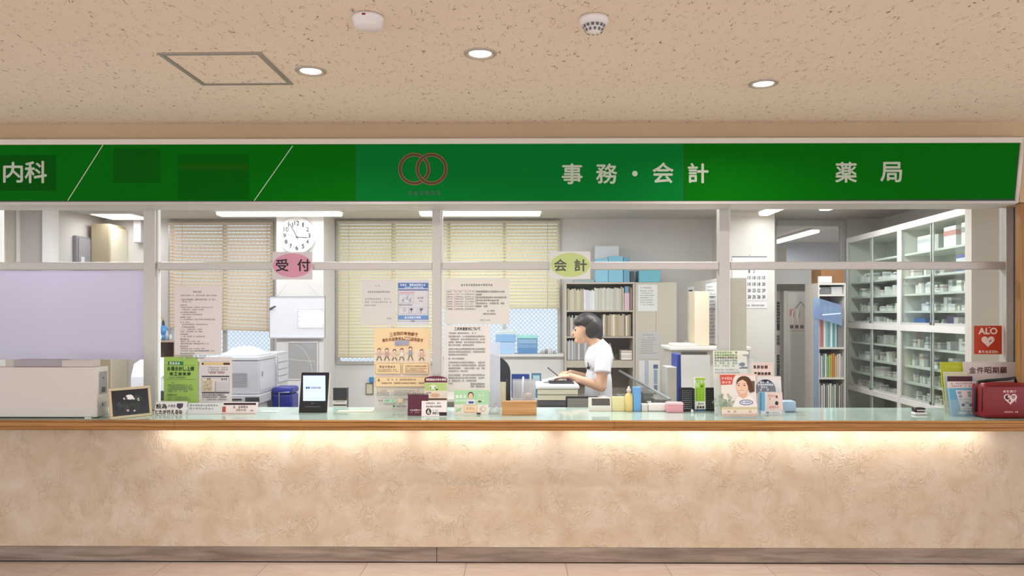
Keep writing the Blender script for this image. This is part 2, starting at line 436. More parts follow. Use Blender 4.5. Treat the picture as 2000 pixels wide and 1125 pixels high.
# back windows
def back_window(name, w, mull):
    e = struct(name, ((w[0]+w[1])/2, BK, w[2]))
    mb = MB(); t = 0.035
    for a in ((w[0], w[0]+t, w[2], w[3]), (w[1]-t, w[1], w[2], w[3]), (w[0]+t, w[1]-t, w[2], w[2]+t), (w[0]+t, w[1]-t, w[3]-t, w[3])):
        mb.box(a[0], a[1], BK-0.02, BK+0.06, a[2], a[3], ALU, 0.003)
    for x in mull: mb.box(x-0.02, x+0.02, BK+0.02, BK+0.06, w[2]+t, w[3]-t, ALU)
    mb.obj('window_frame', e)
    xs = [w[0]+t]+list(mull)+[w[1]-t]
    for a, b in zip(xs, xs[1:]): bx(a, b, BK+0.065, BK+0.07, w[2]+t, w[3]-t, WIRE).obj('pane', e)
    return e
back_window('window_2', w1, [X(437, BK)])
back_window('window_3', w2, [X(768, BK), X(876, BK), X(985, BK)])
e = struct('window_4', (X(1580, BK), BK, Z(525, BK)))
mb = MB(); t0, t1 = Z(525, BK), Z(431, BK); ta = Z(442, BK)
mb.box(dx0, dx1, BK-0.02, BK+0.05, ta, t1, M('c9c6c4', 0.4), 0.004); mb.box(dx0, dx1, BK-0.02, BK+0.05, t0, t0+0.05, M('c9c6c4', 0.4), 0.004)
mb.box(X(1641, BK), dx1, BK-0.025, BK+0.05, t0, t1, M('c9c6c4', 0.4), 0.004)
mb.obj('window_frame', e)
bx(dx0, X(1641, BK), BK+0.01, BK+0.016, t0+0.05, ta, GLASS).obj('pane', e)
# doorway under the transom: box coloured dark as the shade of a gap, jamb, leaf
e = struct('door_1', (X(1590, BK), BK, 0))
zt = Z(568, BK)
bx(dx0, dx1, BK-0.0, BK+0.1, zt, Z(555, BK)-0.002, M('6b5f55', 0.6)).obj('dark_gap_box', e)
bx(X(1529, BK), X(1536, BK), BK-0.03, BK+0.1, 0, zt-0.002, M('cfc6ba'), bev=0.004).obj('jamb', e)
bx(X(1537, BK), X(1652, BK), BK+0.02, BK+0.055, 0.005, zt-0.004, M('dcd6cb', 0.5), bev=0.003).obj('door_leaf', e)

# ------------------------------------------------------------------ counter window front: aluminium grid with glass
e = struct('window_1', (0, GY, TOP))
ZH, ZT1, ZT0 = Z(404, GY), Z(512, GY), Z(527, GY)
posts = [(-300, -280), (285, 308), (845, 862), (1402, 1422), (1958, 1973)]
mb = None
for a, b in posts:
    m = MB(); m.box(X(a, GY), X(b, GY), GY-0.035, GY+0.035, TOP+0.001, ZH-0.001, ALU, 0.004)
    m.box(X(b, GY), X(b, GY)+0.010, GY-0.012, GY+0.02, TOP+0.001, ZH-0.001, M('f1efec', 0.3))
    m.obj('post', e)
for (a, b), (c, d) in zip(posts, posts[1:]):
    xa, xb = X(b, GY)+0.010, X(c, GY)
    bx(xa, xb, GY-0.028, GY+0.03, ZT0, ZT1, ALU, bev=0.004).obj('transom', e)
    bx(xa, xb, GY-0.003, GY+0.003, ZT1, ZH-0.001, GLASS).obj('glass_pane', e)
    bx(xa, xb, GY-0.003, GY+0.003, TOP+0.002, ZT0, GLASS).obj('glass_pane', e)
bx(X(0, GY)-0.02, X(4, GY), GY-0.02, GY+0.02, ZT1+0.001, ZH-0.001, M('e9e6e2', 0.4)).obj('post', e)
# wooden end post at the right
o = bx(X(1993, 4.62), X(1993, 4.62)+0.42, 4.62, 4.67, TOP+0.001, Z(401, 4.7), WOODV, bev=0.006).obj('trim_2'); o['kind'] = 'structure'
structbox('trim_4', ALU, X(1974, GY)+0.011, 3.6, GY-0.15, GY+0.05, TOP+0.001, Z(404, GY)-0.001)
structbox('trim_3', BEAM, X(1996, 4.6), 7, 4.62, 4.86, Z(401, 4.7)+0.002, Z(268, 4.62)-0.002)

# ------------------------------------------------------------------ reception counter
e = thing('reception_counter', 'long reception counter with beige plaster patterned wallpaper front and metal kickplate', 'counter', (0, FY+0.1, 0))
bx(-7, 3.6, FY, FY+0.12, 0.098, 0.845, WALLP).obj('front_panel', e)
kx = [-7, X(853, FY), 3.6]
for a, b in zip(kx, kx[1:]): bx(a+0.0015, b-0.0015, FY-0.004, FY+0.1, 0.008, 0.096, STEEL, bev=0.002).obj('kickplate', e)
bx(-7, 3.6, FY, FY+0.1, 0.0, 0.0075, M('2e2620')).obj('dark_base_strip', e)  # strip coloured dark for the shaded gap under the kickplate
e = thing('worktop', 'long counter worktop of pale green glass with a grooved oak front edge', 'worktop', (0, 4.6, 0.847))
WE = 4.37
prof = [(WE+0.012, 0.847), (WE+0.004, 0.851), (WE, 0.858), (WE, 0.866), (WE+0.005, 0.868), (WE+0.005, 0.870), (WE, 0.872), (WE, 0.893), (WE+0.005, 0.895), (WE+0.005, 0.897), (WE+0.001, 0.899), (WE+0.002, 0.903), (WE+0.006, TOP), (WE+0.03, TOP), (WE+0.03, 0.847)]
for a, b in ((-7, X(341, WE)-0.0008), (X(341, WE)+0.0008, X(1200, WE)-0.0008), (X(1200, WE)+0.0008, X(1995, 4.66)-0.01 if False else 3.6)):
    MB().prism(prof, a, b, WOOD, 'x').obj('wood_edge', e)
bx(-7, 3.6, WE+0.0305, 5.0, 0.847, 0.899, M('c8c0b2')).obj('board', e)
bx(-7, 3.6, WE+0.0305, 5.0, 0.8995, TOP, TOPGL).obj('glass_top', e)
# strip lights under the worktop
for i, (a, b, lb) in enumerate(((303, 795, 'leftmost tube light under the worktop, above the left stretch of wallpaper'), (818, 1072, 'short tube light under the worktop, second from the left'),
                 (1104, 1500, 'tube light under the worktop, third from the left'), (1510, 1935, 'rightmost tube light under the worktop, ending below the red bag'))):
    x0, x1 = X(a, 4.52), X(b, 4.52)
    e = thing('strip_light', lb, 'light', ((x0+x1)/2, 4.485, 0.8465), 0, 'strip lights under the worktop')
    bx(x0, x1, 4.462, 4.508, 0.8425, 0.8465, WHITE).obj('housing', e)
    MB().cyl((x0+0.01, 4.478, 0.8375), (x1-0.01, 4.478, 0.8375), 0.0048, LAMPW, seg=10).obj('tube', e)
    area('strip_lamp', ((x0+x1)/2, 4.492, 0.8335), x1-x0-0.02, 0.016, STRIP_W*(x1-x0), STRIPC, (math.radians(14), 0, 0), e)

# ------------------------------------------------------------------ overhead sign
SB, ST = 4.60, 4.545                                   # distance of the sign's lower and upper edges
zb, zt = Z(400, SB), Z(270, ST)
tilt = -math.degrees(math.atan2(SB-ST, zt-zb))
XR0, XR1 = X(1981, SB), X(1994, ST)
e = thing('overhead_sign', 'long green overhead sign board with white lettering and a two-ring emblem', 'sign', (0, 4.7, zb))
# box body behind the face
mb = MB()
prof = [(SB+0.008, zb+0.002), (4.83, zb+0.002), (4.83, Z(268, 4.62)-0.003), (4.6, Z(268, 4.62)-0.003), (ST+0.008, zt)]
mb.prism(prof, -7, XR0+0.015, M('cfc8bf', 0.45), 'x'); mb.obj('sign_box', e)
def sgn(rect): return Sheet(rect, SB, None, tilt)
sp = Sheet((1000, 390, 1001, 395), SB-0.0005, None, tilt)
G1, G2 = M('006c06', 0.6), M('00762c', 0.6)
for g_ in (G1, G2): g_.node_tree.nodes['Principled BSDF'].inputs['Specular IOR Level'].default_value = 0.06
sp.lay = 20
for a, b, c in ((-400, 694.5, G1), (695.5, 1334.5, G2), (1335.5, 1981.5, G1)):
    yt = lambda x: 283-7*max(0, x)/2000; yb = 392
    if b == 1981.5: sp.poly([(a, yt(a)), (1990, 277), (1979, 388.5), (a, yb)], c, -0.004)
    else: sp.poly([(a, yt(a)), (b, yt(b)), (b, yb), (a, yb)], c, -0.004)
sp.poly([(-400, 281), (1992, 275), (1981, 391.5), (-400, 394)], M('123016', 0.5), -0.0025)
sp.lay = 60
def faint(x0, y0, x1, y1, c):
    c.node_tree.nodes['Principled BSDF'].inputs['Specular IOR Level'].default_value = 0.06
    sp.rect_(x0, y0, x1, y1, c)
faint(-60, 303, 110, 372, M('005604', 0.6)); faint(222, 290, 314, 357, M('005c04', 0.6)); faint(348, 302, 486, 390, M('005e05', 0.6)); faint(352, 320, 484, 332, M('165e04', 0.6))
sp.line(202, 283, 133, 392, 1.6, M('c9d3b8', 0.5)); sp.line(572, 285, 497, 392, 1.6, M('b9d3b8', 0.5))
sp.done('sign_face', parent=e)
sl = Sheet((1000, 390, 1001, 395), SB-0.006, None, tilt)
LET = M('bac5b0', 0.5)
for t, a, b, c, d in (('内', 7, 317, 44, 356), ('科', 49, 315, 91, 357), ('事', 1098, 320, 1137, 359), ('務', 1165, 320, 1205, 358), ('・', 0, 0, 0, 0), ('会', 1275, 318, 1315, 357), ('計', 1344, 319, 1383, 357), ('薬', 1632, 317, 1673, 356), ('局', 1720, 317, 1761, 355)):
    sl = Sheet((1000, 390, 1001, 395), SB-0.006, None, tilt)
    if a == c: sl.ell(1240, 339, 5.5, 5.5, LET)
    else: sl.text(t, a, b, c, d, LET, 0.9)
    sl.done('sign_character', parent=e)
for cx in (809, 843):
    sl = Sheet((1000, 390, 1001, 395), SB-0.006-0.0004*(cx > 820), None, tilt)
    sl.ring(cx, 330, 24.5, 31.5, M('8a5a1e', 0.5)); sl.ring(cx, 330, 26, 30, M('3a2608', 0.5)); sl.done('emblem_ring', parent=e)
sl = Sheet((1000, 390, 1001, 395), SB-0.006, None, tilt)
for i in range(6): sl.marks(797+i*11, 377, 807+i*11, 8, M('0d5a38', 0.5), cell=9, fill=1)
sl.done('faded_print', parent=e)
mb = MB()                                              # light metal surround
mb.prism([(SB-0.006, Z(399, SB)), (SB+0.006, Z(399, SB)), (SB+0.006, Z(394, SB)), (SB-0.006, Z(394, SB))], -7, XR0+0.015, ALU, 'x')
mb.prism([(ST-0.008, Z(281, ST)), (ST+0.02, Z(281, ST)), (ST+0.02, Z(271, ST)), (ST-0.008, Z(271, ST))], -7, XR1+0.012, M('e3dbcf', 0.4), 'x')
mb.obj('sign_frame', e)
m = MB(); a0, a1 = at(1985, 396, SB), at(1997, 272, ST)
m.cyl(a0+Vector((0, 0, 0)), a1, 0.012, M('e3dbcf', 0.4), seg=8); m.obj('end_frame', e)

# ------------------------------------------------------------------ lobby ceiling fittings
def cpt(px, py, z=LC): return at(px, py, ybase(px, py, z))
e = thing('ceiling_hatch', 'square ceiling access hatch with a grey metal frame', 'hatch', at(432, 130, ybase(432, 130, LC)))
c = [cpt(308, 103), cpt(514, 101), cpt(569, 164), cpt(393, 165)]
x0, x1 = (c[0].x+c[3].x)/2, (c[1].x+c[2].x)/2; y0, y1 = (c[0].y+c[1].y)/2, (c[2].y+c[3].y)/2
# the hatch is a square turned a little against the counter
ctr = sum(c, Vector())/4; ux = ((c[1]-c[0])+(c[2]-c[3])).normalized(); uy = Vector((-ux.y, ux.x, 0)); hw = ((c[1]-c[0]).length+(c[2]-c[3]).length)/4; hd = ((c[3]-c[0]).length+(c[2]-c[1]).length)/4
e.location = ctr
sk = ((c[3]-c[0])+(c[2]-c[1]))/2
ang = math.atan2(ux.y, ux.x); e.rotation_euler = (0, 0, ang)
for nm, i, ww in (('frame', 0, 0.026), ('frame', 1, 0.026), ('frame', 2, 0.022), ('frame', 3, 0.022)):
    m = MB()
    if i < 2: s_ = (-1, 1)[i]; m.box(-hw, hw, s_*hd, s_*(hd-ww), -0.006, 0, M('a79f96', 0.4, 0.5), 0.002)
    else: s_ = (-1, 1)[i-2]; m.box(s_*hw, s_*(hw-ww), -hd+0.027, hd-0.027, -0.006, 0, M('a79f96', 0.4, 0.5), 0.002)
    m.obj('frame', e, local=True)
bx(-hw+0.027, hw-0.027, -hd+0.028, hd-0.028, -0.003, 0, CEIL).obj('hatch_panel', e, local=True)
for px, py, lb in ((607, 138, 'round recessed ceiling downlight beside the ceiling hatch'), (938, 104, 'round recessed ceiling downlight between the two detectors'), (1491, 163, 'round recessed ceiling downlight above the pharmacy lettering')):
    p = cpt(px, py)
    e = thing('downlight', lb, 'downlight', p, 0, 'ceiling downlights')
    MB().lathe([(0.050, -0.0005), (0.057, -0.003), (0.060, -0.008), (0.070, -0.007), (0.075, -0.003), (0.075, 0.0)], p, M('b9aea2', 0.35, 0.3)).obj('trim_ring', e)
    MB().lathe([(0.0, -0.0022), (0.030, -0.0024), (0.050, -0.002)], p, M('fff4e0', 0.5, 0, 6.0)).obj('diffuser', e)
    area('downlight_lamp', p+Vector((0, 0, -0.012)), 0.09, 0.09, LOBBY_W, WARM, parent=e, disk=True, spread=150)
p = cpt(719, 33)
e = thing('smoke_detector', 'plain white round ceiling detector with a red indicator window', 'detector', p)
MB().lathe([(0.0, -0.002), (0.062, -0.002), (0.062, -0.012), (0.060, -0.022), (0.056, -0.024), (0.055, -0.038), (0.049, -0.045), (0.0, -0.047)][::-1], p, WHITE, 36).obj('housing', e)
bx(p.x-0.012, p.x+0.002, p.y-0.0625, p.y-0.056, -0.016+p.z, p.z-0.009, M('8a1a1a', 0.3)).obj('indicator', e)
p = cpt(1160, 35)
e = thing('smoke_detector', 'white round ceiling detector with dark slots around its nose', 'detector', p)
MB().lathe([(0.0, -0.002), (0.058, -0.002), (0.058, -0.016), (0.053, -0.026), (0.040, -0.030), (0.036, -0.046), (0.026, -0.058), (0.0, -0.060)][::-1], p, WHITE, 36).obj('housing', e)
m = MB()
for rr, zz, n, w in ((0.0415, -0.037, 14, 0.006), (0.034, -0.052, 12, 0.005)):
    for i in range(n):
        a = 2*math.pi*i/n; q = p+Vector((rr*0.95*math.cos(a), rr*0.95*math.sin(a), zz)); t = Vector((-math.sin(a), math.cos(a), 0))*w; h = Vector((math.cos(a)*-0.003, math.sin(a)*-0.003, -0.005)); k = Vector((math.cos(a), math.sin(a), -0.3))*0.0035
        m.face([q-t+k-h, q+t+k-h, q+t*0.8+k+h, q-t*0.8+k+h], M('5a5a66', 0.5))
m.obj('vent_slot', e)

# ------------------------------------------------------------------ office ceiling lights
def tube_light(x0, x1, y0, y1, z, lb, along='x', power=OFFICE_W, grp='office tube lights'):
    e = thing('ceiling_light', lb, 'light', ((x0+x1)/2, (y0+y1)/2, z), 0, grp)
    bx(x0, x1, y0, y1, z-0.025, z, WHITE, bev=0.004).obj('housing', e)
    i = 0.012
    bx(x0+i, x1-i, y0+i, y1-i, z-0.060, z-0.0255, LAMP, bev=0.015).obj('diffuser', e)
    area('ceiling_lamp', ((x0+x1)/2, (y0+y1)/2, z-0.066), x1-x0-0.05, y1-y0-0.03, power, COOL, parent=e)
for a, b, lb in ((424, 669, 'long white tube light on the office ceiling above the clock'), (818, 1058, 'long white tube light on the office ceiling right of the post over the maroon brochure')):
    tube_light(X(a, 7.45), X(b, 7.45), 7.37, 7.53, OC, lb)
tube_light(2.40, 2.53, 6.3, 7.5, OC, 'tube light running away from the counter towards the calendar pillar', power=4.5)
tube_light(2.86, 2.99, 5.75, 7.15, OC, 'tube light on the ceiling beside the medicine cabinets, running away from the counter', power=20)
tube_light(3.55, 3.68, 9.05, 10.5, OC, 'tube light in the corridor seen through the transom pane above the door', power=30)
e = thing('ceiling_panel_light', 'square white panel light on the office ceiling at the far left', 'light', at(226, 418, 7.8), 0)
e.location = (-4.19, 7.8, OC)
bx(-4.41, -3.97, 7.58, 8.02, OC-0.02, OC, WHITE, bev=0.003).obj('housing', e)
bx(-4.395, -3.985, 7.595, 8.005, OC-0.026, OC-0.0205, LAMP).obj('diffuser', e)
area('panel_lamp', (-4.19, 7.8, OC-0.03), 0.4, 0.4, PANEL_W, COOL, parent=e)
for x in (-3.1, -0.9, 1.2):                            # unseen row of fittings added to light the office, above the sign box
    tube_light(x-0.62, x+0.62, 5.62, 5.78, OC, 'added unseen tube light brightening the office, hidden above the sign board', power=OFFICE_W*5.0)
# ================================================================== THINGS ON THE COUNTER
TZ = TOP+0.0006
def stand(rect, paper, tilt=0, yaw=0, th=0.0006, dy=0.0):
    Y = ybase((rect[0]+rect[2])/2, rect[3])+dy
    return Sheet(rect, Y, paper, tilt, yaw, th, z=TZ)
def sbox(sh, u0, u1, d0, d1, v0, v1, m, bev=0): sh.mb.box(u0, u1, d0, d1, v0, v1, m, bev); return sh
def holder(rect, tilt, pocket, label, depth=0.016, lip=0.008, name='leaflet_holder', m=None, dy=0.0, group=None):
    """clear acrylic stand: leaning back plate, base, low front pocket"""
    m = m or ACRYL
    s = stand(rect, None, tilt, dy=dy)
    lift = (depth+.004)*math.tan(math.radians(tilt))+.003
    sbox(s, s.u0-.004, s.u1+.004, depth, depth+.002, lift, s.h*0.93, m); sbox(s, s.u0-.004, s.u1+.004, -lip-.002, -lip, 0.001, pocket, m)
    for u in (s.u0-.006, s.u1+.004): sbox(s, u, u+.002, -lip, depth, lift, pocket, m)
    o = s.mb.obj(name, local=True); o.matrix_world = s.mtx(); tag(o, label, 'holder', group); return o

# white machine with a grey lid piece on top, far left
xr = X(190, 4.456)
e = thing('office_machine', 'large plain white office machine standing at the left end of the counter', 'machine', (xr-0.6, 4.52, TOP))
m = bx(-3.75, xr, 4.456, 4.58, TOP+.006, 1.214, M('dcd5ce', 0.5), bev=.006); m.obj('body', e)
m = MB(); yy = (4.468, 4.565); xs = xr+.001
m.box(xr, xr+.003, 4.475, 4.560, 1.05, 1.185, M('a9a7a6', 0.4, 0.3), .001); m.obj('side_plate', e)
m = MB(); m.box(xr+.003, xr+.005, 4.50, 4.535, 1.06, 1.09, M('55565a', 0.5)); m.obj('socket', e); m = MB(); m.box(xr+.003, xr+.0045, 4.512, 4.520, 1.14, 1.15, M('26262a')); m.obj('button', e)
m = MB(); m.box(xr, xr+.004, 4.49, 4.52, .97, 1.0, M('c9c8c6', 0.3)); m.box(xr, xr+.004, 4.527, 4.55, .97, 1.0, M('c9c8c6', 0.3)); m.box(xr+.004, xr+.0045, 4.496, 4.514, .976, .994, M('77787c')); m.obj('connector', e)
for x in (xr-.06, xr-1.1): bx(x-.02, x+.02, 4.46, 4.50, TOP, TOP+.006, WHITE).obj('foot', e)
e = thing('flat_tray', 'flat lavender grey tray lying on top of the white machine', 'tray', (X(108, 4.53), 4.53, 1.2145))
bx(X(31, 4.5), X(125, 4.5), 4.48, 4.575, 1.2146, Z(703, 4.5), M('a9a1a8', 0.5), bev=.003).obj('body', e)
bx(X(125, 4.5)+.0005, X(183, 4.5), 4.475, 4.575, 1.2146, Z(704, 4.5), M('cfc7bd', 0.5), bev=.003).obj('end_piece', e)

# photo frame turned to the right
p0, p1 = at(216, 820, ybase(216, 820)), at(298, 811, ybase(298, 811)); d = p1-p0; fw = d.length; fh = .185
e = thing('photo_frame', 'wooden picture frame with a dark photo of white blossom beside the white machine', 'picture frame', (p0+p1)/2, 0)
e.rotation_euler = (math.radians(-9), 0, math.atan2(d.y, d.x)); e.location.z = TZ
m = MB(); FR = M('cbb897', 0.5); t = .016
for a in ((-fw/2, fw/2, 0, t), (-fw/2, fw/2, fh-t, fh), (-fw/2, -fw/2+t, t, fh-t), (fw/2-t, fw/2, t, fh-t)): m.box(a[0], a[1], 0, .014, a[2], a[3], FR, .003)
m.obj('frame', e, local=True)
m = MB(); m.keepn = True; m.box(-fw/2+t, fw/2-t, .005, .008, t, fh-t, M('1d1a20', 0.15))
R2 = random.Random(2)
def blot(u, v, r, c, k=8):
    q = [(u+r*math.cos(2*math.pi*i/k)*R2.uniform(.7, 1.15), v+r*.8*math.sin(2*math.pi*i/k)*R2.uniform(.7, 1.15)) for i in range(k)]
    dd = .0045-R2.random()*.0008
    m.face([(a, dd, b) for a, b in q], M(c, 0.5))
for i in range(16): blot(R2.uniform(-.07, .06), R2.uniform(.05, .13), R2.uniform(.006, .02), R2.choice(['2f3a2a', '26332a', '3a3a40']))
blot(-.005, .125, .024, 'efe8e4', 10); blot(.02, .118, .014, 'e2dcd8'); blot(-.035, .118, .008, 'd8d0cc'); blot(.045, .112, .008, 'd8d0cc')
blot(-.02, .045, .009, 'd9a9a4'); blot(.02, .04, .007, 'c8c0c4'); blot(.05, .10, .006, 'b9b4b0')
m.obj('photo', e, local=True)
m = MB(); m.box(-.02, .02, .015, .018, .003, .12, M('5a4632')); m.obj('easel_back', e, local=True)

# three slanted placards
def placard(rect, label, fill, face='ebe8e6'):
    x0, y0, x1, y1 = rect
    Y = ybase((x0+x1)/2, y1)
    e = thing('desk_placard', label, 'placard', at((x0+x1)/2, y1, Y)); e.location.z = TZ
    s = Sheet(rect, Y, M(face, 0.4), 24, z=TZ, th=.004); fill(s); s.done('face', parent=e)
    b = Sheet(rect, Y, None, -20, z=TZ); b.o = b.o+Vector((0, s.h*.75, 0))
    b.mb.box(s.u0+.004, s.u1-.004, 0, .003, 0, s.h*.9, ACRYL); b.done('stand', parent=e)
def f1(s):
    for i, ch in enumerate('設為'): s.text(ch, 305+i*11, 789, 315+i*11, 798, DARK, .35)
    s.marks(328, 793, 344, 5, '55505a'); s.poly([(346, 788), (358, 788), (357, 795), (351, 799), (345, 795)], M('4a4460'))
    for i, ch in enumerate('とたが行えるな'): s.text(ch, 303+i*7.8, 801, 309.6+i*7.8, 808.5, DARK, .3)
placard((300, 784, 361, 810), 'white slanted placard with large black characters, beside the picture frame', f1)
def f2(s):
    s.marks(371, 792, 427, 4, '8d9096', cell=5); s.marks(370, 798, 424, 4, '9a9da2', cell=6)
placard((364, 787, 432, 809), 'pale slanted placard with two lines of faint grey print, middle of three', f2, 'dfe2e2')
def f3(s):
    s.rect_(437, 787, 500, 791, '3a2230'); s.rect_(434, 794, 441, 805, 'b0584e'); s.marks(455, 795, 485, 5, '4e3a3e'); s.marks(457, 801, 483, 4, '5e4a4e'); s.rect_(431, 806.5, 499, 808, 'd7b0a8'); s.marks(489, 802, 496, 3, '998888')
placard((431, 785, 501, 809), 'white slanted placard with a dark top band and a small red picture', f3, 'ece2df')

# ------------------------------------------------------------------ papers fixed to the glass (counter side)
PY = GY-.0045
def paper(rect, col, name, label, cat, fill, m=None, Y=PY):
    s = Sheet(rect, Y, m or M(col, .7)); fill(s); return s.done(name, label, cat)
def fa(s):
    s.marks(377, 570, 396, 3.4, '5f5a58', cell=3.4); s.marks(352, 577, 426, 3, '77726f'); s.marks(354, 585, 422, 3, '6b6664'); s.marks(356, 589, 376, 2.6, '8b8683')
    y = 596
    for g in range(9):
        s.marks(352, y, 352+RNG.uniform(14, 32), 2.6, '7a7572')
        for i in range(RNG.choice((1, 2, 2))): y += 4.4; s.marks(353, y, RNG.uniform(390, 424), 2.5, '8d8885')
        y += 5.2
    s.marks(383, 685, 420, 2.4, 'a09b98')
paper((341, 558, 432, 693), 'e8dedb', 'notice_sheet', 'tall greyish notice of small print on the glass over the left window blind', 'notice', fa)
def fb(s):
    s.rect_(328, 706, 358, 713, '2f7a4a'); s.marks(331, 709.5, 354, 5, 'dfead2', cell=5.2)
    s.line(323, 704, 382, 704, .7, 'a9c06a'); s.line(323, 713.5, 382, 713.5, .7, '7a9a3a')
    for i, ch in enumerate('各種合計し上課'): s.text(ch, 326.5+i*7.7, 716, 333+i*7.7, 724, '2e4a1e', .3)
    for i, ch in enumerate('商工前後請'): s.text(ch, 332+i*8.6, 727, 338+i*8.6, 733, '2e4a1e', .3)
    s.marks(327, 737, 364, 3, '5b7a35'); s.line(326, 741, 381, 741, .6, '6d8b3d'); s.marks(329, 747, 342, 3, '668640')
    s.para(328, 752, 379, 4, 4, 2.6, '4d6a2c'); s.marks(327, 771, 347, 3.2, '3f5a22'); s.para(328, 776, 374, 4, 2, 2.6, '5b7a35')
paper((320, 697, 387, 788), 'a6cc66', 'flyer', 'lime green flyer with dark green heading on the glass behind the placards', 'flyer', fb)
def fc(s):
    s.line(394, 706, 448, 706, .8, 'b89a6a'); s.rect_(393, 708, 449, 713, 'e6c98c'); s.rect_(436, 708.5, 449, 712.5, '5a3a2a'); s.ell(396, 710.5, 2, 2, '3a2a2a')
    s.para(406, 718, 446, 4, 3, 2.6, '8a807c'); s.marks(409, 728, 440, 4, 'a04a4a', cell=4.2)
    for y in (734, 766): s.rect_(394, y, 448, y+2.2, '2c2a3a')
    s.rect_(395, 739, 417, 764, 'ecdcc2'); s.frame(394, 738, 448, 765, .5, '8a8688'); s.marks(404, 740.5, 414, 4, '3a3638'); s.marks(432, 740.5, 444, 4, '3a3638')
    for i in range(7): s.marks(397, 745+i*2.8, 415, 1.9, 'a89a80'); s.line(420, 747+i*2.8, 446, 747+i*2.8, .4, '9a9698'); s.ell(421, 746+i*2.8, .8, .8, '3a3638', 6)
    s.para(395, 771, 446, 4.2, 2, 3.4, '4a4446'); s.marks(396, 780, 445, 2.5, '6a6466')
paper((389, 697, 453, 787), 'e6dcdc', 'flyer', 'white flyer with a small table and orange heading band on the glass', 'flyer', fc)
def fd(s):
    s.marks(733, 558, 748, 3, '8a8582', cell=3); s.marks(714, 570, 768, 3.6, '6a6563', cell=4)
    s.marks(712, 584, 764, 3.2, '8a8582', cell=4.2); s.marks(713, 590, 766, 3.2, '8a8582', cell=4); s.marks(711, 596.5, 738, 3.2, '8a8582', cell=4); s.marks(756, 622, 767, 2.8, '9a9592')
paper((706, 546, 773, 635), 'd8d3cf', 'notice_sheet', 'nearly square grey notice with sparse print on the glass left of the blue poster', 'notice', fd)
def fe(s):
    s.frame(777, 552, 837, 628, .8, '8ea0c8'); s.rect_(778, 553, 836, 563, '4f78b4'); s.marks(781, 556.5, 833, 4.2, 'dfe8f4', cell=4.6); s.marks(788, 561, 828, 2.6, 'cfdcee')
    s.rect_(778, 565, 836, 567.5, '5a70a8'); s.rect_(779, 570, 810, 573, 'd8a8b4'); s.frame(779, 575, 808, 592, .6, '9aa6c6'); s.rect_(812, 577, 834, 592, 'd9d3d6'); s.marks(815, 582, 831, 4, '5c5c6a'); s.marks(818, 588, 829, 2.5, '8a8a96')
    for x, y in ((787, 587), (795, 583), (801, 587)): s.ring(x, y, 1.6, 2.5, '77809a', 12); s.line(x, y-3, x+3, y-6, .8, '77809a')
    s.marks(779, 595.5, 806, 3, '666a80'); s.frame(779, 600, 798, 613, .4, 'aab2ca'); s.frame(799, 600, 815, 613, .4, 'aab2ca'); s.frame(818, 600, 835, 613, .4, 'aab2ca')
    s.ell(790, 605, 3.2, 3.6, 'c8c2c4'); s.ell(803.5, 604, 3, 1.8, '55505a'); s.line(803.5, 604, 803.5, 611, 1, '55505a'); s.ell(823, 604, 3.4, 2.2, '77707a'); s.line(823, 605, 822, 611, 1.2, '77707a')
    s.rect_(778, 616, 836, 624, '6f96ca'); s.marks(790, 620, 822, 4.4, 'dbe6f4', cell=4.6); s.marks(803, 627, 812, 2.4, '555a70')
paper((776, 546, 838, 636), 'd8d7dd', 'poster', 'white poster with blue heading bands and little pictures on the glass', 'poster', fe)
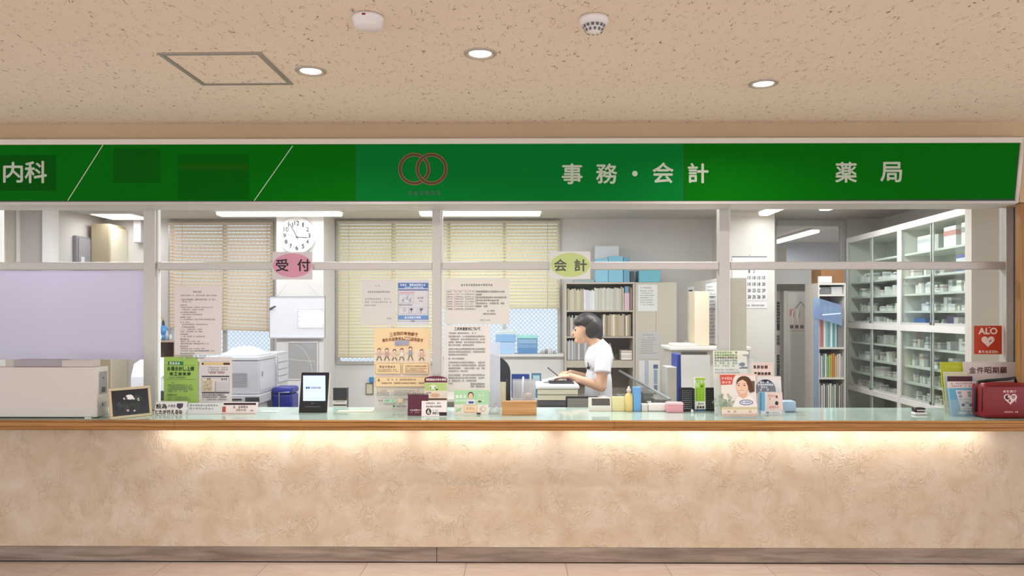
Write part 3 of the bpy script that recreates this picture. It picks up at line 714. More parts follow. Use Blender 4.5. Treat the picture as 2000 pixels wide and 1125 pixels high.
def fg(s):
    s.rect_(731, 641, 840, 682, M('f3d6aa', .7)); s.rect_(731, 682, 840, 730, M('f0dfc6', .7)); s.rect_(731, 730, 840, 768, M('ecdfd0', .7))
    ttl = '三足目の有効部で'
    for i, ch in enumerate(ttl): q = i/7-.5; s.text(ch, 761+i*7, 648+10*q*q, 767+i*7, 654.5+10*q*q, '8e4a28', .25)
    t2 = '「栄ええ、は食せんここは舌ま'
    for i, ch in enumerate('栄久久は食せんここは舌ます'): q = i/12-.5; s.text(ch, 747+i*6.2, 658+14*q*q, 752.4+i*6.2, 664.5+14*q*q, '8e4a28', .25)
    s.rect_(772, 664, 799, 674, 'a8a6b6'); s.ell(776, 672, 4, 3, '8c9cc0')
    for i, (x, sh, hh) in enumerate(((741, 'd8b8a8', 0), (756, 'c9a0a0', 0), (771, 'e0c4a8', 2), (785, 'eae2d8', 0), (802, '9aa4b8', -3), (824, 'd9b0a4', 2))):
        y = 684+hh; s.ell(x, y-1, 3.4, 3.2, '7a4a34'); s.ell(x, y+.6, 2.6, 2.6, 'f0cfb4')
        s.poly([(x-3, y+3.5), (x+3, y+3.5), (x+3.6, y+12), (x-3.6, y+12)], sh)
        s.line(x-3, y+4.5, x-8, y+7, 1.3, 'e8bfa0'); s.line(x+3, y+4.5, x+8, y+5.5, 1.3, 'e8bfa0')
        s.line(x-1.5, y+12, x-5, 704, 1.5, '5a4a4c'); s.line(x+1.5, y+12, x+5, 704, 1.5, '5a4a4c')
    for x0, x1, y0, y1 in ((734, 783, 709, 730), (787, 837, 709, 730), (734, 837, 736, 755)): s.rect_(x0, y0, x1, y1, 'f2d6a8'); s.frame(x0, y0, x1, y1, .6, 'b88a58')
    s.marks(741, 716, 777, 4.6, '7a4a30', cell=5.4); s.para(738, 721.5, 780, 3.4, 2, 2.3, 'a2744e'); s.marks(792, 715, 833, 3.2, '8a5434'); s.para(792, 719.5, 833, 3.4, 3, 2.3, 'a2744e')
    s.text('A', 738, 739, 743, 745, '6e4630', .2); s.marks(757, 741, 815, 3.4, '8a5434', cell=4); s.marks(746, 748, 830, 3.4, '7a4a30', cell=4)
    for x0, x1 in ((735, 765), (768, 826)): s.frame(x0, 760, x1, 773, .6, '9ab89a'); s.para(x0+2, 763, x1-2, 3.8, 3, 2.4, '77726e')
    s.rect_(750, 779, 774, 786, 'b4d8b8'); s.marks(752, 782, 772, 3, '5c7a62'); s.rect_(778, 778, 787, 786, 'e6cca8'); s.marks(739, 782, 748, 4, '4a4644', cell=5); s.marks(788, 780, 797, 4, '5a5654', cell=5); s.ell(770, 793, 2.2, 2.2, '2e8a6a'); s.marks(775, 793, 798, 3.6, '4a4a4a', cell=4)
paper((731, 640, 841, 803), 'd9d3cd', 'poster', 'peach coloured poster of a row of walking cartoon children, taped to the glass', 'poster', fg)
def fh_(s):
    s.marks(900, 556.5, 962, 4.2, '4e4a48', cell=4.8)
    s.frame(872, 567, 929, 605, .6, '96908c')
    for y in (574.5, 582, 590, 597.5): s.line(872, y, 929, y, .4, 'a8a29e')
    for x in (887.5, 908.5): s.line(x, 567, x, 605, .5, 'a8a29e')
    for i in range(8): s.marks(874, 570+i*4.7, 885, 2, 'a8908a'); s.marks(889, 570+i*4.7, 906, 2, 'a8a29e'); s.marks(910, 570+i*4.7, 926, 2, 'a8a29e')
    for i, (a, b) in enumerate(((930, 990), (930, 942), (930, 989), (930, 978), (930, 987), (930, 955))): s.marks(a, 569.5+i*5.7, b, 3.4, '65605e', cell=3.7)
    s.marks(949, 607, 968, 2.8, '7a7573'); s.marks(941, 613, 974, 2.8, '6a6563'); s.marks(938, 625, 958, 1.8, 'a8a3a0')
paper((868, 543, 995, 633), 'e0dcd4', 'notice_sheet', 'wide grey notice with a small table at its left, on the glass', 'notice', fh_)
def fi(s):
    for i, ch in enumerate('乙武政運営方について'): s.text(ch, 888+i*5.1, 639.5, 892.4+i*5.1, 645, '4e4a48', .2)
    s.marks(877, 650.5, 931, 2.8, '65605e'); y = 657
    for n in (4, 3, 1, 4, 3):
        for i in range(n): s.marks(876, y, 950 if i < n-1 else RNG.uniform(905, 945), 3, '6d6866', cell=3.4); y += 5.6
        y += 2
    s.marks(876, 748.5, 886, 2.8, '6d6866'); s.marks(919, 749.5, 949, 3.4, '5a5553', cell=3.5); s.marks(919, 754.5, 949, 3.2, '5a5553', cell=3.5)
paper((867, 635, 957, 765), 'e8e3de', 'notice_sheet', 'tall notice densely printed in rows on the glass over the green leaflet', 'notice', fi)
s = Sheet((1422, 543, 1458, 694), GY+.006, M('c9c3b8', .7)); s.done('paper_sheet', 'blank beige sheet seen from behind, right of the post by the calendar', 'paper')
# sticker on the last pane
s = Sheet((1902, 636, 1957, 692), PY, M('d9694e', .4))
s.rect_(1903, 637, 1956, 691, M('c03a1c', .4)); WS = M('f0d8cc', .5)
s.text('ALO', 1911.5, 640.5, 1947.5, 652.5, WS, .7)
s.line(1930, 640, 1934, 639.4, 1.2, WS)
hp = []
for i in range(40):
    t = 2*math.pi*i/40; hx = 16*math.sin(t)**3; hy = 13*math.cos(t)-5*math.cos(2*t)-2*math.cos(3*t)-math.cos(4*t); hp.append((1929.5+hx*.80, 666-hy*.76))
s.poly(hp, WS); s.line(1932, 668, 1936, 664, 1.8, M('4a1a10')); s.ell(1939.5, 661.5, .8, .8, '7a3020', 8); s.ell(1929, 676, .7, .7, '7a3020', 8)
for i, ch in enumerate('最外出足日h'): s.text(ch, 1911+i*6.6, 684.5, 1916+i*6.6, 689.5, WS, .2)
s.done('sticker', 'orange red square sticker with a white heart on the rightmost pane', 'sticker')
# hanging acrylic signs in front of the rail
for rect, col, chs, ec, lb in (((532, 492, 610, 546), 'cfc6c6', '受付', 'd08fa4', 'square clear sign with a pink oval and two black characters on the rail'),
                               ((1074, 491, 1153, 545), 'd6d5d0', '会計', 'bccb80', 'square clear sign with a green oval and two dark characters on the rail')):
    s = Sheet(rect, GY-.046, M(col, .25), th=.003); x0, y0, x1, y1 = rect; cx = (x0+x1)/2
    s.ell(cx, (y0+y1)/2-.5, 38.3, 23.5, M(ec, .4), 48)
    hh = 11.5; c1, c2 = (cx-20, cx+22) if chs == '受付' else (cx-19, cx+20.5)
    for ch, c in zip(chs, (c1, c2)): s.text(ch, c-12, 518-hh, c+12, 518+hh, M('1e1a1c' if chs == '受付' else '50524a', .5), .6)
    s.done('counter_sign', lb, 'sign')

# ------------------------------------------------------------------ tablet
s = stand((583, 727, 638, 806), None, 14); e = thing('tablet_terminal', 'upright black tablet terminal with a lit pale blue screen', 'tablet', s.o)
sbox(s, s.u0, s.u1, 0, .012, 0, s.h, BLACK, .005); s.done('body', parent=e)
s = stand((583, 727, 638, 806), None, 14); s.o.y -= .0006
s.rect_(592, 733.5, 635.5, 783, M('b9cdf2', .3, 0, .75)); s.rect_(597.5, 755, 601, 759.5, '4a5a8a'); s.rect_(602, 755, 605, 759.5, '4a5a8a'); s.marks(607, 757.4, 628, 4, '6c7cae', cell=3.2); s.done('screen', parent=e)
s = stand((583, 727, 638, 806), None, 14); s.o.y -= .0006
s.line(596, 794.5, 626, 794.5, .7, '8a8a8e'); s.line(607, 787.5, 614, 787.5, 1.4, '6a6a6e'); s.done('front_mark', parent=e)
s = stand((583, 727, 638, 806), None, 14)
sbox(s, s.u0+.002, s.u1+.005, .0125, .018, -.0, s.h*.99, WHITE, .004); s.done('back_shell', parent=e)
b = bx(s.o.x-.05, s.o.x+.055, s.o.y+.018, s.o.y+.10, TZ, TZ+.008, WHITE, bev=.003); b.obj('foot', e)

# maroon stands and the white card
s = stand((796, 771, 836, 812), M('5a1e34', .5), 8, th=.012)
for i in range(9): x = 797.6+i*4.6; s.ring(x, 770.5, 1.0, 2.0, '3a1020', 12)
s.marks(801, 801, 823, 3, 'd9c2c6', cell=3); s.marks(803, 805.5, 820, 2.4, 'b08a94'); s.done('desk_calendar', 'maroon spiral bound desk calendar lying open beside the white card', 'desk calendar')
s = stand((829, 742, 873, 806), M('e8dfd4', .6), 7, th=.006)
s.poly([(829, 745)]+[(851+22*math.cos(math.radians(180-a)), 740-5.5*math.sin(math.radians(a))) for a in range(0, 181, 12)]+[(873, 745)], M('6a2438', .5))
s.rect_(829, 743, 873.5, 747, '6a2438'); s.marks(832, 741.5, 871, 4.2, 'f0e4dc', cell=4.4); s.rect_(829, 747.5, 873, 763, 'b9cf86'); s.ell(846, 756, 7, 4, 'e6efd0'); s.ell(841, 757, 1.2, 1.6, '3a3a30', 8); s.ell(850, 757, 1.2, 1.6, '3a3a30', 8); s.ell(853, 760.5, 2.6, 1.4, '3a3a30', 8)
s.rect_(829, 763, 873, 778, 'ecdccc'); s.marks(832, 767, 842, 3.4, '5a3a34'); s.ell(850, 772, 9, 4, 'e2b296'); s.rect_(829, 778, 873, 781, '5a3424'); s.done('brochure', 'arched maroon topped brochure standing behind the white card', 'brochure')
s = stand((823, 783, 872, 812), M('ece2e0', .6), 10, th=.008, dy=-.035)
s.rect_(858, 805, 872.5, 812, '2a2024'); s.marks(832, 787.5, 862, 3.4, '4a4040', cell=3.6); s.marks(832, 794, 862, 3.4, '3a3034', cell=3.4); s.ell(837, 804, 5.4, 6.4, '2a2428'); s.text('6', 834.6, 799.6, 839.6, 808.4, 'ece2e0', .3); s.marks(845, 801.5, 857, 2.6, '8a8084'); s.text('8810', 845, 804.5, 860, 809, '4a3a40', .15); s.done('price_card', 'white card with a black number 6 standing in front of the maroon brochure', 'card')
# green and white leaflet
s = stand((887, 762, 954, 810), M('e3ddd2', .6), 9, th=.004)
s.rect_(887, 762, 955.5, 790, 'a9d3a6'); 
for i, ch in enumerate('美肌茶'): s.text(ch, 890+i*7.5, 771.5, 895.5+i*7.5, 777.5, 'eef6ea', .25)
s.marks(890, 782.5, 946, 4, 'dcecd8', cell=4.6)
s.ell(919.5, 772, 5.6, 6.4, '2a2422'); s.ell(919.5, 773.5, 4.5, 5.6, 'e6bd9e'); s.poly([(910, 790), (913, 780), (926, 780), (929, 790)], 'dcd8dc'); s.rect_(915, 784, 925, 788, '3a4a8a'); s.ell(937, 784, 4, 1.8, '6a5038'); s.frame(933, 766, 945, 778, .8, 'dcecd8'); s.marks(935, 772, 944, 6, 'cfe4cc', cell=5)
s.ell(896, 800, 5.4, 3, 'b4d6a4'); s.line(890, 804, 902, 796, .7, '78a878'); s.rect_(906, 791, 932, 806, 'e3bd92'); s.rect_(908, 793, 930, 803, 'ead6bc'); s.marks(910, 798, 929, 6, 'cfa884', cell=6); s.ring(943, 799, 4.5, 5.4, 'd8a8a0', 20); s.marks(938, 799, 949, 4, 'e0b4ac')
s.rect_(931, 806, 939, 809, '3a3430'); s.done('leaflet', 'green and white leaflet with a portrait of a man in the middle of the counter', 'leaflet')
# wrapped plastic bag
p = at(967, 808, ybase(967, 808)); m = MB()
R3 = random.Random(5); pr = [(.0, 0), (.030, .001), (.036, .012), (.034, .026), (.026, .038), (.012, .048), (.005, .058), (.010, .075), (.004, .078)]
m.lathe(pr, (p.x, p.y, TZ), POLY, 18)
for v in m.bm.verts:
    if .003 < v.co.z-TZ < .07: v.co.x += R3.uniform(-.004, .004); v.co.y += R3.uniform(-.004, .004)
o = m.obj('plastic_bag', base=(p.x, p.y, TZ)); tag(o, 'small twisted clear plastic bag beside the wooden block', 'bag')
# wooden block
p0, p1 = at(980, 811, ybase(980, 811)), at(1048, 811, ybase(1048, 811))
WB = mat_wood('b07c46', 'c89660', 'd4a672', (1, 20, 20), .5)
o = MB().box(p0.x, p1.x, p0.y, p0.y+.05, TZ, Z(784, p0.y), WB, .002).obj('wooden_block', base=(p0.x, p0.y, TZ)); tag(o, 'plain wooden block standing on the counter in front of the black chair', 'block')
# price display, pads, bottles behind
def cbox(rect, depth, m, bev=.003, dy=0.0):
    x0, y0, x1, y1 = rect; Y = min(ybase((x0+x1)/2, y1)+dy, 4.842-depth); a, b = at(x0, y1, Y), at(x1, y1, Y)
    return (a.x, b.x, Y, Y+depth, TZ, Z(y0, Y), m), Y
(a, Y) = cbox((1150, 777, 1194, 803), .035, None)
e = thing('price_display', 'small white customer display with a grey readout in front of the black monitor', 'display', ((a[0]+a[1])/2, Y, TZ))
m = MB(); m.prism([(Y, TZ), (Y+.035, TZ), (Y+.035, a[5]), (Y+.022, a[5]), (Y, TZ+.03)], a[0], a[1], M('e6e3d8', .5), 'x'); m.obj('housing', e)
m = MB(); z0, z1 = TZ+.036, a[5]-.006; f = lambda z: Y+.022*(z-TZ-.03)/(a[5]-TZ-.03)-.0008
m.keepn = True; m.face([(a[0]+.02, f(z0), z0), (a[1]-.008, f(z0), z0), (a[1]-.008, f(z1), z1), (a[0]+.02, f(z1), z1)], M('5c5a58', .3)); m.obj('readout', e)
a, Y = cbox((1195, 775, 1220, 801), .03, None); o = bx(a[0]+.002, *a[1:6], M('e8dfa8', .6), bev=.002).obj('memo_pad', base=(a[0], Y, TZ)); tag(o, 'upright block of pale yellow memo paper beside the white display', 'memo pad')
# yellow bottle
p = at(1228, 803, ybase(1228, 803)); e = thing('lotion_bottle', 'small bottle of pale yellow liquid with a narrow neck, on the counter', 'bottle', (p.x, p.y, TZ))
MB().lathe([(0, 0), (.025, 0), (.027, .006), (.027, .085), (.021, .106), (.010, .118), (.009, .126), (0, .126)], (p.x, p.y, TZ), M('ead08a', .25), 24).obj('bottle_body', e)
MB().lathe([(.0, .126), (.014, .126), (.014, .142), (.007, .146), (.006, .160), (0, .160)], (p.x, p.y, TZ), M('e6d3cf', .4), 20).obj('cap', e)
a, Y = cbox((1237, 756, 1252, 803), .045, None); o = bx(*a[:6], M('6ea6dc', .45), bev=.004).obj('blue_box', base=(a[0], Y, TZ)); tag(o, 'narrow upright sky blue box next to the yellow bottle', 'box')
a, Y = cbox((1253, 789, 1265, 803), .05, None); o = bx(a[0]+.002, *a[1:6], M('ddd6d0', .5), bev=.003).obj('small_box', base=(a[0], Y, TZ)); tag(o, 'small pale box low on the counter right of the blue box', 'box')
a, Y = cbox((1266, 788, 1303, 802), .045, None); e = thing('tissue_pack', 'low white tissue pack lying left of the pink box', 'tissue pack', (a[0], Y, TZ))
bx(*a[:6], M('f0e9e6', .6), bev=.008).obj('pack', e); bx(a[0]+.03, a[1]-.03, a[2]+.012, a[2]+.03, a[5], a[5]+.002, M('d6cfd0', .6)).obj('opening', e)
a, Y = cbox((1303, 786, 1335, 806), .06, None); e = thing('pink_case', 'translucent pink plastic case with a paler lid on the counter', 'case', (a[0], Y, TZ))
bx(a[0], a[1], a[2], a[3], a[4], a[5]-.018, M('e6a4ae', .4), bev=.004).obj('case', e); bx(a[0]-.001, a[1]+.001, a[2]-.001, a[3]+.001, a[5]-.0178, a[5], M('efc2c6', .4), bev=.004).obj('lid', e)
# black mesh baskets with a green card between them
def mesh_basket(x0, x1, y0, y1, lb):
    Y = ybase((x0+x1)/2, y1); a, b = at(x0, y1, Y).x, at(x1, y1, Y).x; zt = Z(y0, Y); dep = .07
    e = thing('mesh_basket', lb, 'basket', ((a+b)/2, Y, TZ), 0)
    m = MB(); nx = max(3, int(round((b-a)/.0125))); nz = int(round((zt-TZ)/.0125)); ny = 5; r = .0024
    for i in range(nx+1):
        x = a+(b-a)*i/nx
        for y in (Y, Y+dep): m.box(x-r, x+r, y-.001, y+.001, TZ, zt, BLACK)
    for j in range(nz+1):
        z = TZ+.002+(zt-TZ-.004)*j/nz
        for y in (Y, Y+dep): m.box(a, b, y-.001, y+.001, z-r, z+r, BLACK)
        for x in (a, b): m.box(x-.001, x+.001, Y, Y+dep, z-r, z+r, BLACK)
    for i in range(1, ny):
        for x in (a, b): m.box(x-.001, x+.001, Y+dep*i/ny-r, Y+dep*i/ny+r, TZ, zt, BLACK)
    m.obj('mesh_wall', e); bx(a, b, Y, Y+dep, TZ, TZ+.002, BLACK).obj('bottom', e)
    m = MB()
    for q in ((a-.002, b+.002, Y-.003, Y+.001), (a-.002, b+.002, Y+dep-.001, Y+dep+.003), (a-.003, a+.001, Y, Y+dep), (b-.001, b+.003, Y, Y+dep)): m.box(*q, zt, zt+.004, BLACK)
    m.obj('rim', e)
mesh_basket(1332, 1356, 760, 804, 'black mesh basket left of the green card'); mesh_basket(1379, 1401, 760, 803, 'black mesh basket right of the green card, behind the woman brochure')
s = stand((1357, 737, 1378, 803), M('e9e7df', .6), 2, th=.018, dy=-.01)
s.rect_(1358, 738, 1377, 784, '9cc53a'); s.rect_(1358, 743, 1377, 748, 'c8dfae'); s.marks(1360, 745.5, 1375, 3, '5f7f4a'); s.rect_(1358.5, 748.5, 1366, 756, 'b9d98c'); s.rect_(1368, 752, 1373.5, 757, '4f8a1e')
for j in range(5):
    for i in range(3): s.rect_(1359.5+i*5.8, 759+j*5, 1364+i*5.8, 762.6+j*5, '86b22a')
s.marks(1363, 788.5, 1375, 4.4, '4a4a44', cell=4); 
for i in range(3): s.rect_(1361+i*5.2, 793, 1365+i*5.2, 797.5, '3a3a38')
s.rect_(1357.5, 799, 1378, 803, '2e5a78'); s.done('packet', 'tall white and green packet standing between the two black mesh baskets', 'packet')
p = at(1352, 806, ybase(1352, 806)); o = MB().lathe([(0, 0), (.009, 0), (.011, .006), (.007, .012), (.009, .017), (0, .021)], (p.x, p.y, TZ), M('efece8', .4), 14).obj('clip', base=(p.x, p.y, TZ)); tag(o, 'tiny white knob shaped clip at the foot of the green packet', 'clip')

# brochure rack with the portrait
holder((1404, 690, 1481, 817), 8, .03, 'tall clear acrylic brochure stand holding the portrait brochure', depth=.05)
s = stand((1396, 685, 1462, 812), M('e6e2d6', .6), 6, th=.004, dy=.03)
rows = ('5f8a3a', '4d7c2c', '4a4a3c', '3f4a30', '5f7a3a', '86a84a')
s.rect_(1396, 686, 1462, 692, 'e9e9dc')
for i, c in enumerate(rows): s.marks(1395, 688.5+i*5.2, 1443 if i else 1440, 4.0, c, cell=5, w=1.7)
for i in range(6): s.marks(1395, 686.3+i*5.2, 1441, .8, 'c7d99a', cell=8)
s.marks(1446, 694, 1461, 3.4, '77766e'); s.para(1396, 722, 1444, 5.6, 2, 3, '7a7468')
s.ring(1450, 711, 3.2, 4.6, '4a5a8a', 16, .7); s.poly([(1442, 711), (1449, 708), (1456, 711), (1453, 715), (1446, 715)], '3a4266'); s.poly([(1443, 719), (1450, 716), (1461, 717), (1460, 720), (1443, 720)], '2f3450'); s.done('leaflet', 'leaflet of bold green text rows standing behind the portrait brochure', 'leaflet')
s = stand((1411, 730, 1479, 815), M('ebe3dc', .6), 8, th=.006, dy=-.004)
s.rect_(1403, 730.5, 1479, 733, 'e6c2b4'); s.poly([(1406, 732), (1437, 732), (1432, 740), (1430, 751), (1408, 752)], 'd0564a'); s.marks(1409, 739, 1430, 5, 'f0cfc6', cell=5.4, w=1.1); s.marks(1410, 747, 1430, 4.6, 'eec4ba', cell=6, w=1.1)
s.rect_(1465, 744, 1474, 765, '6a5a50')
for i in range(60):
    a, r = RNG.uniform(0, math.pi), RNG.uniform(2, 26); x, y = 1414+r*math.cos(a)*.9, 795-r*math.sin(a); 
    if y > 768: s.ring(x, y, 1.3, 2.2, RNG.choice(['8fa58c', '7f9a7c', 'a8b8a4']), 9)
s.poly([(1430, 795), (1438, 777), (1447, 771), (1460, 771), (1470, 776), (1478, 788), (1479, 795)], 'f2ece8')
s.poly([(1444, 764), (1457, 764), (1459, 774), (1451, 779), (1443, 774)], 'e4b497')
s.ell(1452.5, 748, 14.5, 13.5, '5a3a26'); s.poly([(1460, 745), (1468, 750), (1472, 765), (1464, 767), (1461, 758)], '5a3a26')
s.ell(1449.5, 755.5, 11.2, 14, 'efc6a9'); s.poly([(1438, 749), (1440, 741), (1448, 736.5), (1458, 739), (1464, 749), (1466, 757), (1461, 757), (1457, 746), (1450, 741.5), (1444, 744)], '5a3a26')
for x in (1442.5, 1453.5): s.ell(x, 753, 2, 1.0, '3a2a24', 12); s.line(x-2.6, 750, x+2.6, 749.4, .7, '5a3a28')
s.line(1448.2, 754, 1447.4, 759, .6, 'd9a486'); s.ell(1448, 764, 4.2, 1.8, 'f6ece6', 16, 180, 360); s.line(1443.5, 763.4, 1452.6, 763, .8, 'c2665c')
s.ell(1457, 786, 13.5, 5.4, '3a4470', 30); s.ell(1457, 786, 12, 4.2, 'd9dcec', 30); s.marks(1448, 785.5, 1467, 3, '3a4470')
s.rect_(1409, 795, 1479, 800, 'd8c8a0'); s.rect_(1409, 800, 1479, 808, 'ecdccb'); s.marks(1414, 804, 1474, 4, '8a7464', cell=6, fill=.7); s.rect_(1410, 808, 1479, 813, 'd8a680'); s.marks(1415, 810.5, 1473, 2.6, '9a6248', cell=4); s.done('brochure', 'brochure with a portrait of a smiling brown haired woman and a red title', 'brochure')
# second rack
holder((1486, 740, 1531, 811), 9, .03, 'low clear acrylic stand holding the navy arch leaflet', depth=.05)
s = stand((1470, 708, 1514, 806), M('ecd5cd', .6), 6, th=.003, dy=.045)
s.frame(1468, 711, 1510, 733, .6, 'dfb8ac')
for i, ch in enumerate('風邪初期'): s.text(ch, 1471+i*7.4, 714, 1476.6+i*7.4, 720, '4a2f2c', .3)
for i, ch in enumerate('早期治療薬'): s.text(ch, 1473+i*6.7, 727, 1478+i*6.7, 732, '3f2826', .3)
s.done('leaflet', 'pink leaflet with two lines of bold dark characters behind the navy arch leaflet', 'leaflet')
s = stand((1482, 735, 1529, 808), M('ece5e2', .6), 9, th=.003, dy=.012)
s.poly([(1475+0, 769)]+[(1495+20*math.cos(math.radians(180-a)), 762-21*math.sin(math.radians(a))) for a in range(0, 181, 9)]+[(1515, 766), (1512, 765), (1482, 765), (1478, 769)], '262a48')
for i, (a, b) in enumerate(((1484, 1504), (1480, 1511), (1486, 1502), (1484, 1504))): s.marks(a, 746.5+i*4.9, b, 3.8, 'e8e6ee', cell=4.4, w=1.2)
s.done('leaflet', 'white leaflet with a navy arch and white print in the low clear stand', 'leaflet')
s = stand((1486, 766, 1530, 809), M('eed6ce', .6), 9, th=.003, dy=.0)
s.rect_(1482, 766, 1494, 808, '7fb0d4'); s.rect_(1484.5, 766, 1487, 808, '4f86b4'); s.rect_(1494, 766, 1497, 805, 'dfe8ee'); s.marks(1500, 773, 1516, 5, 'dd9a92', cell=5); s.marks(1501, 779, 1514, 4.6, 'dd9a92', cell=5); s.ell(1517, 787.5, 3.4, 4, '3a2a2a'); s.ell(1517, 775, 2.2, 3, '7a5a58'); s.marks(1502, 795, 1524, 4.4, 'dd8a84', cell=5); s.rect_(1486, 803, 1529, 808.5, 'ece9e8'); s.ell(1499, 805.8, 3.2, 2, '3a4a7a'); s.marks(1504, 806, 1524, 2.2, 'a08a8a'); s.done('leaflet', 'small pink and blue leaflet in front of the navy arch leaflet', 'leaflet')
a, Y = cbox((1529, 783, 1556, 800), .08, None); o = MB().box(a[0], a[1], a[2], a[3], a[4], a[5], M('a9c3dc', .35), .012).obj('blue_tray', base=(a[0], Y, TZ)); tag(o, 'light blue plastic tray right of the pink and blue leaflet', 'tray')
# little black and white object
p = at(1800, 811, ybase(1800, 811)); e = thing('ink_stamp_case', 'small black and white case lying alone on the counter near the cabinets', 'case', (p.x, p.y, TZ))
m = MB(); m.box(p.x-.042, p.x+.038, p.y, p.y+.05, TZ, TZ+.016, M('e8e4e0', .4), .006); m.obj('base', e)
m = MB(); m.box(p.x-.038, p.x+.032, p.y+.006, p.y+.055, TZ+.0165, TZ+.045, M('2a1c20', .35), .010); m.obj('lid', e)
m = MB(); m.keepn = True
for i in range(6): m.face([(p.x-.025+i*.009, p.y+.0055, TZ+.024), (p.x-.019+i*.009, p.y+.0055, TZ+.024), (p.x-.019+i*.009, p.y+.0055, TZ+.033), (p.x-.025+i*.009, p.y+.0055, TZ+.033)], M('e8e4e0', .5))
m.obj('print', e)

# right end: sign plate, leaflet holder, red bag
s = stand((1882, 707, 1985, 804.6), M('e2d6d0', .5), 1, th=.004)
s2 = s
for i, ch in enumerate('金件昭期願'): s.text(ch, 1893+i*15, 717, 1906+i*15, 729, '6a3a3a', .35)
s.done('sign_plate', 'white sign plate with five dark red characters behind the red bag', 'sign')
holder((1858, 750, 1907, 813), 13, .10, 'clear acrylic leaflet stand at the right end of the counter', depth=.055, lip=.006)
s = stand((1846, 707, 1896, 806), M('b9be22', .5), 10, th=.006, dy=.01); s.line(1845, 716, 1885, 716, .8, 'd6da66'); s.done('folder', 'yellow green folder at the back of the clear leaflet stand', 'folder')
s = stand((1851, 726, 1898, 808), M('ded6b6', .6), 11, th=.004, dy=.02); s.done('leaflet', 'cream leaflet between the yellow green folder and the blue leaflet', 'leaflet')
s = stand((1860, 735, 1911, 812), M('6fb4d6', .5), 13, th=.012, dy=.004)
s.rect_(1850, 735, 1899, 745, '4a2430'); s.rect_(1850, 745, 1903, 758, 'e6dede'); s.marks(1857, 749, 1899, 3.6, 'a8606a', cell=4.2); s.marks(1858, 754, 1900, 3.4, 'a8606a', cell=4.2)
s.poly([(1866, 762), (1899, 762), (1906, 802), (1877, 802)], 'dfe6ea'); 
for x, y in ((1874, 767), (1893, 767), (1876, 774), (1894, 773)): s.ell(x, y, 4, 3, '9aaab4', 14)
s.rect_(1879, 763, 1888, 776, 'ecdedc'); s.frame(1874, 779, 1900, 799, .6, '8a98a2'); s.ell(1881, 791, 3.6, 3, '5a6a74', 14); s.ell(1896, 791, 3.6, 3, '5a6a74', 14); s.marks(1884, 787, 1893, 3, '8a98a2'); s.rect_(1873, 804, 1910, 808.5, 'dfe6ea'); s.marks(1888, 806.5, 1896, 3, '5a8aaa'); s.done('leaflet', 'light blue leaflet with a maroon top band in the clear stand', 'leaflet')
# red AED bag
Y = ybase(1960, 818); a, b = at(1922, 818, Y).x, at(2016, 818, Y).x; zt = Z(748, Y)
e = thing('defibrillator_bag', 'dark red defibrillator bag with a white heart emblem and black handle', 'bag', ((a+b)/2, Y, TZ))
RED = M('820f1a', .35); m = MB(); m.box(a, b, Y, Y+.14, TZ, zt, RED, .028, 4); 
for f in m.bm.faces: f.smooth = True
m.obj('body', e)
pts = [(a+.004+.0, Y+.07, TZ+.10)]
m = MB(); m.tube([(a-.003, Y+.075, TZ+.03), (a-.004, Y+.075, zt-.05), (a+.012, Y+.075, zt+.004), (a+.06, Y+.075, zt+.009), (b-.10, Y+.07, zt+.020), (b-.055, Y+.07, zt+.028), (b-.05, Y+.07, zt-.003)], .009, BLACK, 8); m.obj('handle', e)
m = MB(); m.tube([(a+.03, Y-.0005, zt-.012), (b-.03, Y-.0005, zt-.012)], .003, M('6a0c14', .5), 6); m.tube([(a+.0, Y+.02, zt-.028), (a, Y+.02, TZ+.04)], .003, BLACK, 6); m.obj('zip', e)
s = Sheet((1922, 748, 2016, 818), Y-.0006, None); WS = M('ecc9c6', .5)
hp = []
for i in range(40):
    t = 2*math.pi*i/40; hx = 16*math.sin(t)**3; hy = 13*math.cos(t)-5*math.cos(2*t)-2*math.cos(3*t)-math.cos(4*t); hp.append((1973.5+hx*.82, 778.5-hy*.76))
s.poly(hp, WS); s.ell(1967.5, 776, 4.5, 4.5, M('3a1418', .5)); s.ell(1970, 775, 2, 2, WS, 12); s.ell(1972, 782.5, 1.8, 3, M('3a1418', .5), 12); s.ring(1979, 775.5, 1.6, 3, M('3a1418', .5), 14); s.line(1976, 773, 1983, 774, 1.2, M('3a1418', .5)); s.line(1984, 776, 1984, 786, 1.3, WS)
for i, ch in enumerate('命を救け'): s.text(ch, 1959+i*6.6, 762, 1964.5+i*6.6, 767, WS, .2)
s.marks(1961, 804.5, 1990, 3, 'd9a8a8', cell=3); s.done('emblem', parent=e)
# ================================================================== OFFICE BEHIND THE GLASS
def one(name, label, cat, dims, m, bev=0, group=None, base=None):
    x0, x1, y0, y1, z0, z1 = dims
    o = MB().box(x0, x1, y0, y1, z0, z1, m, bev).obj(name, base=base or ((x0+x1)/2, (y0+y1)/2, min(z0, z1)))
    return tag(o, label, cat, group)
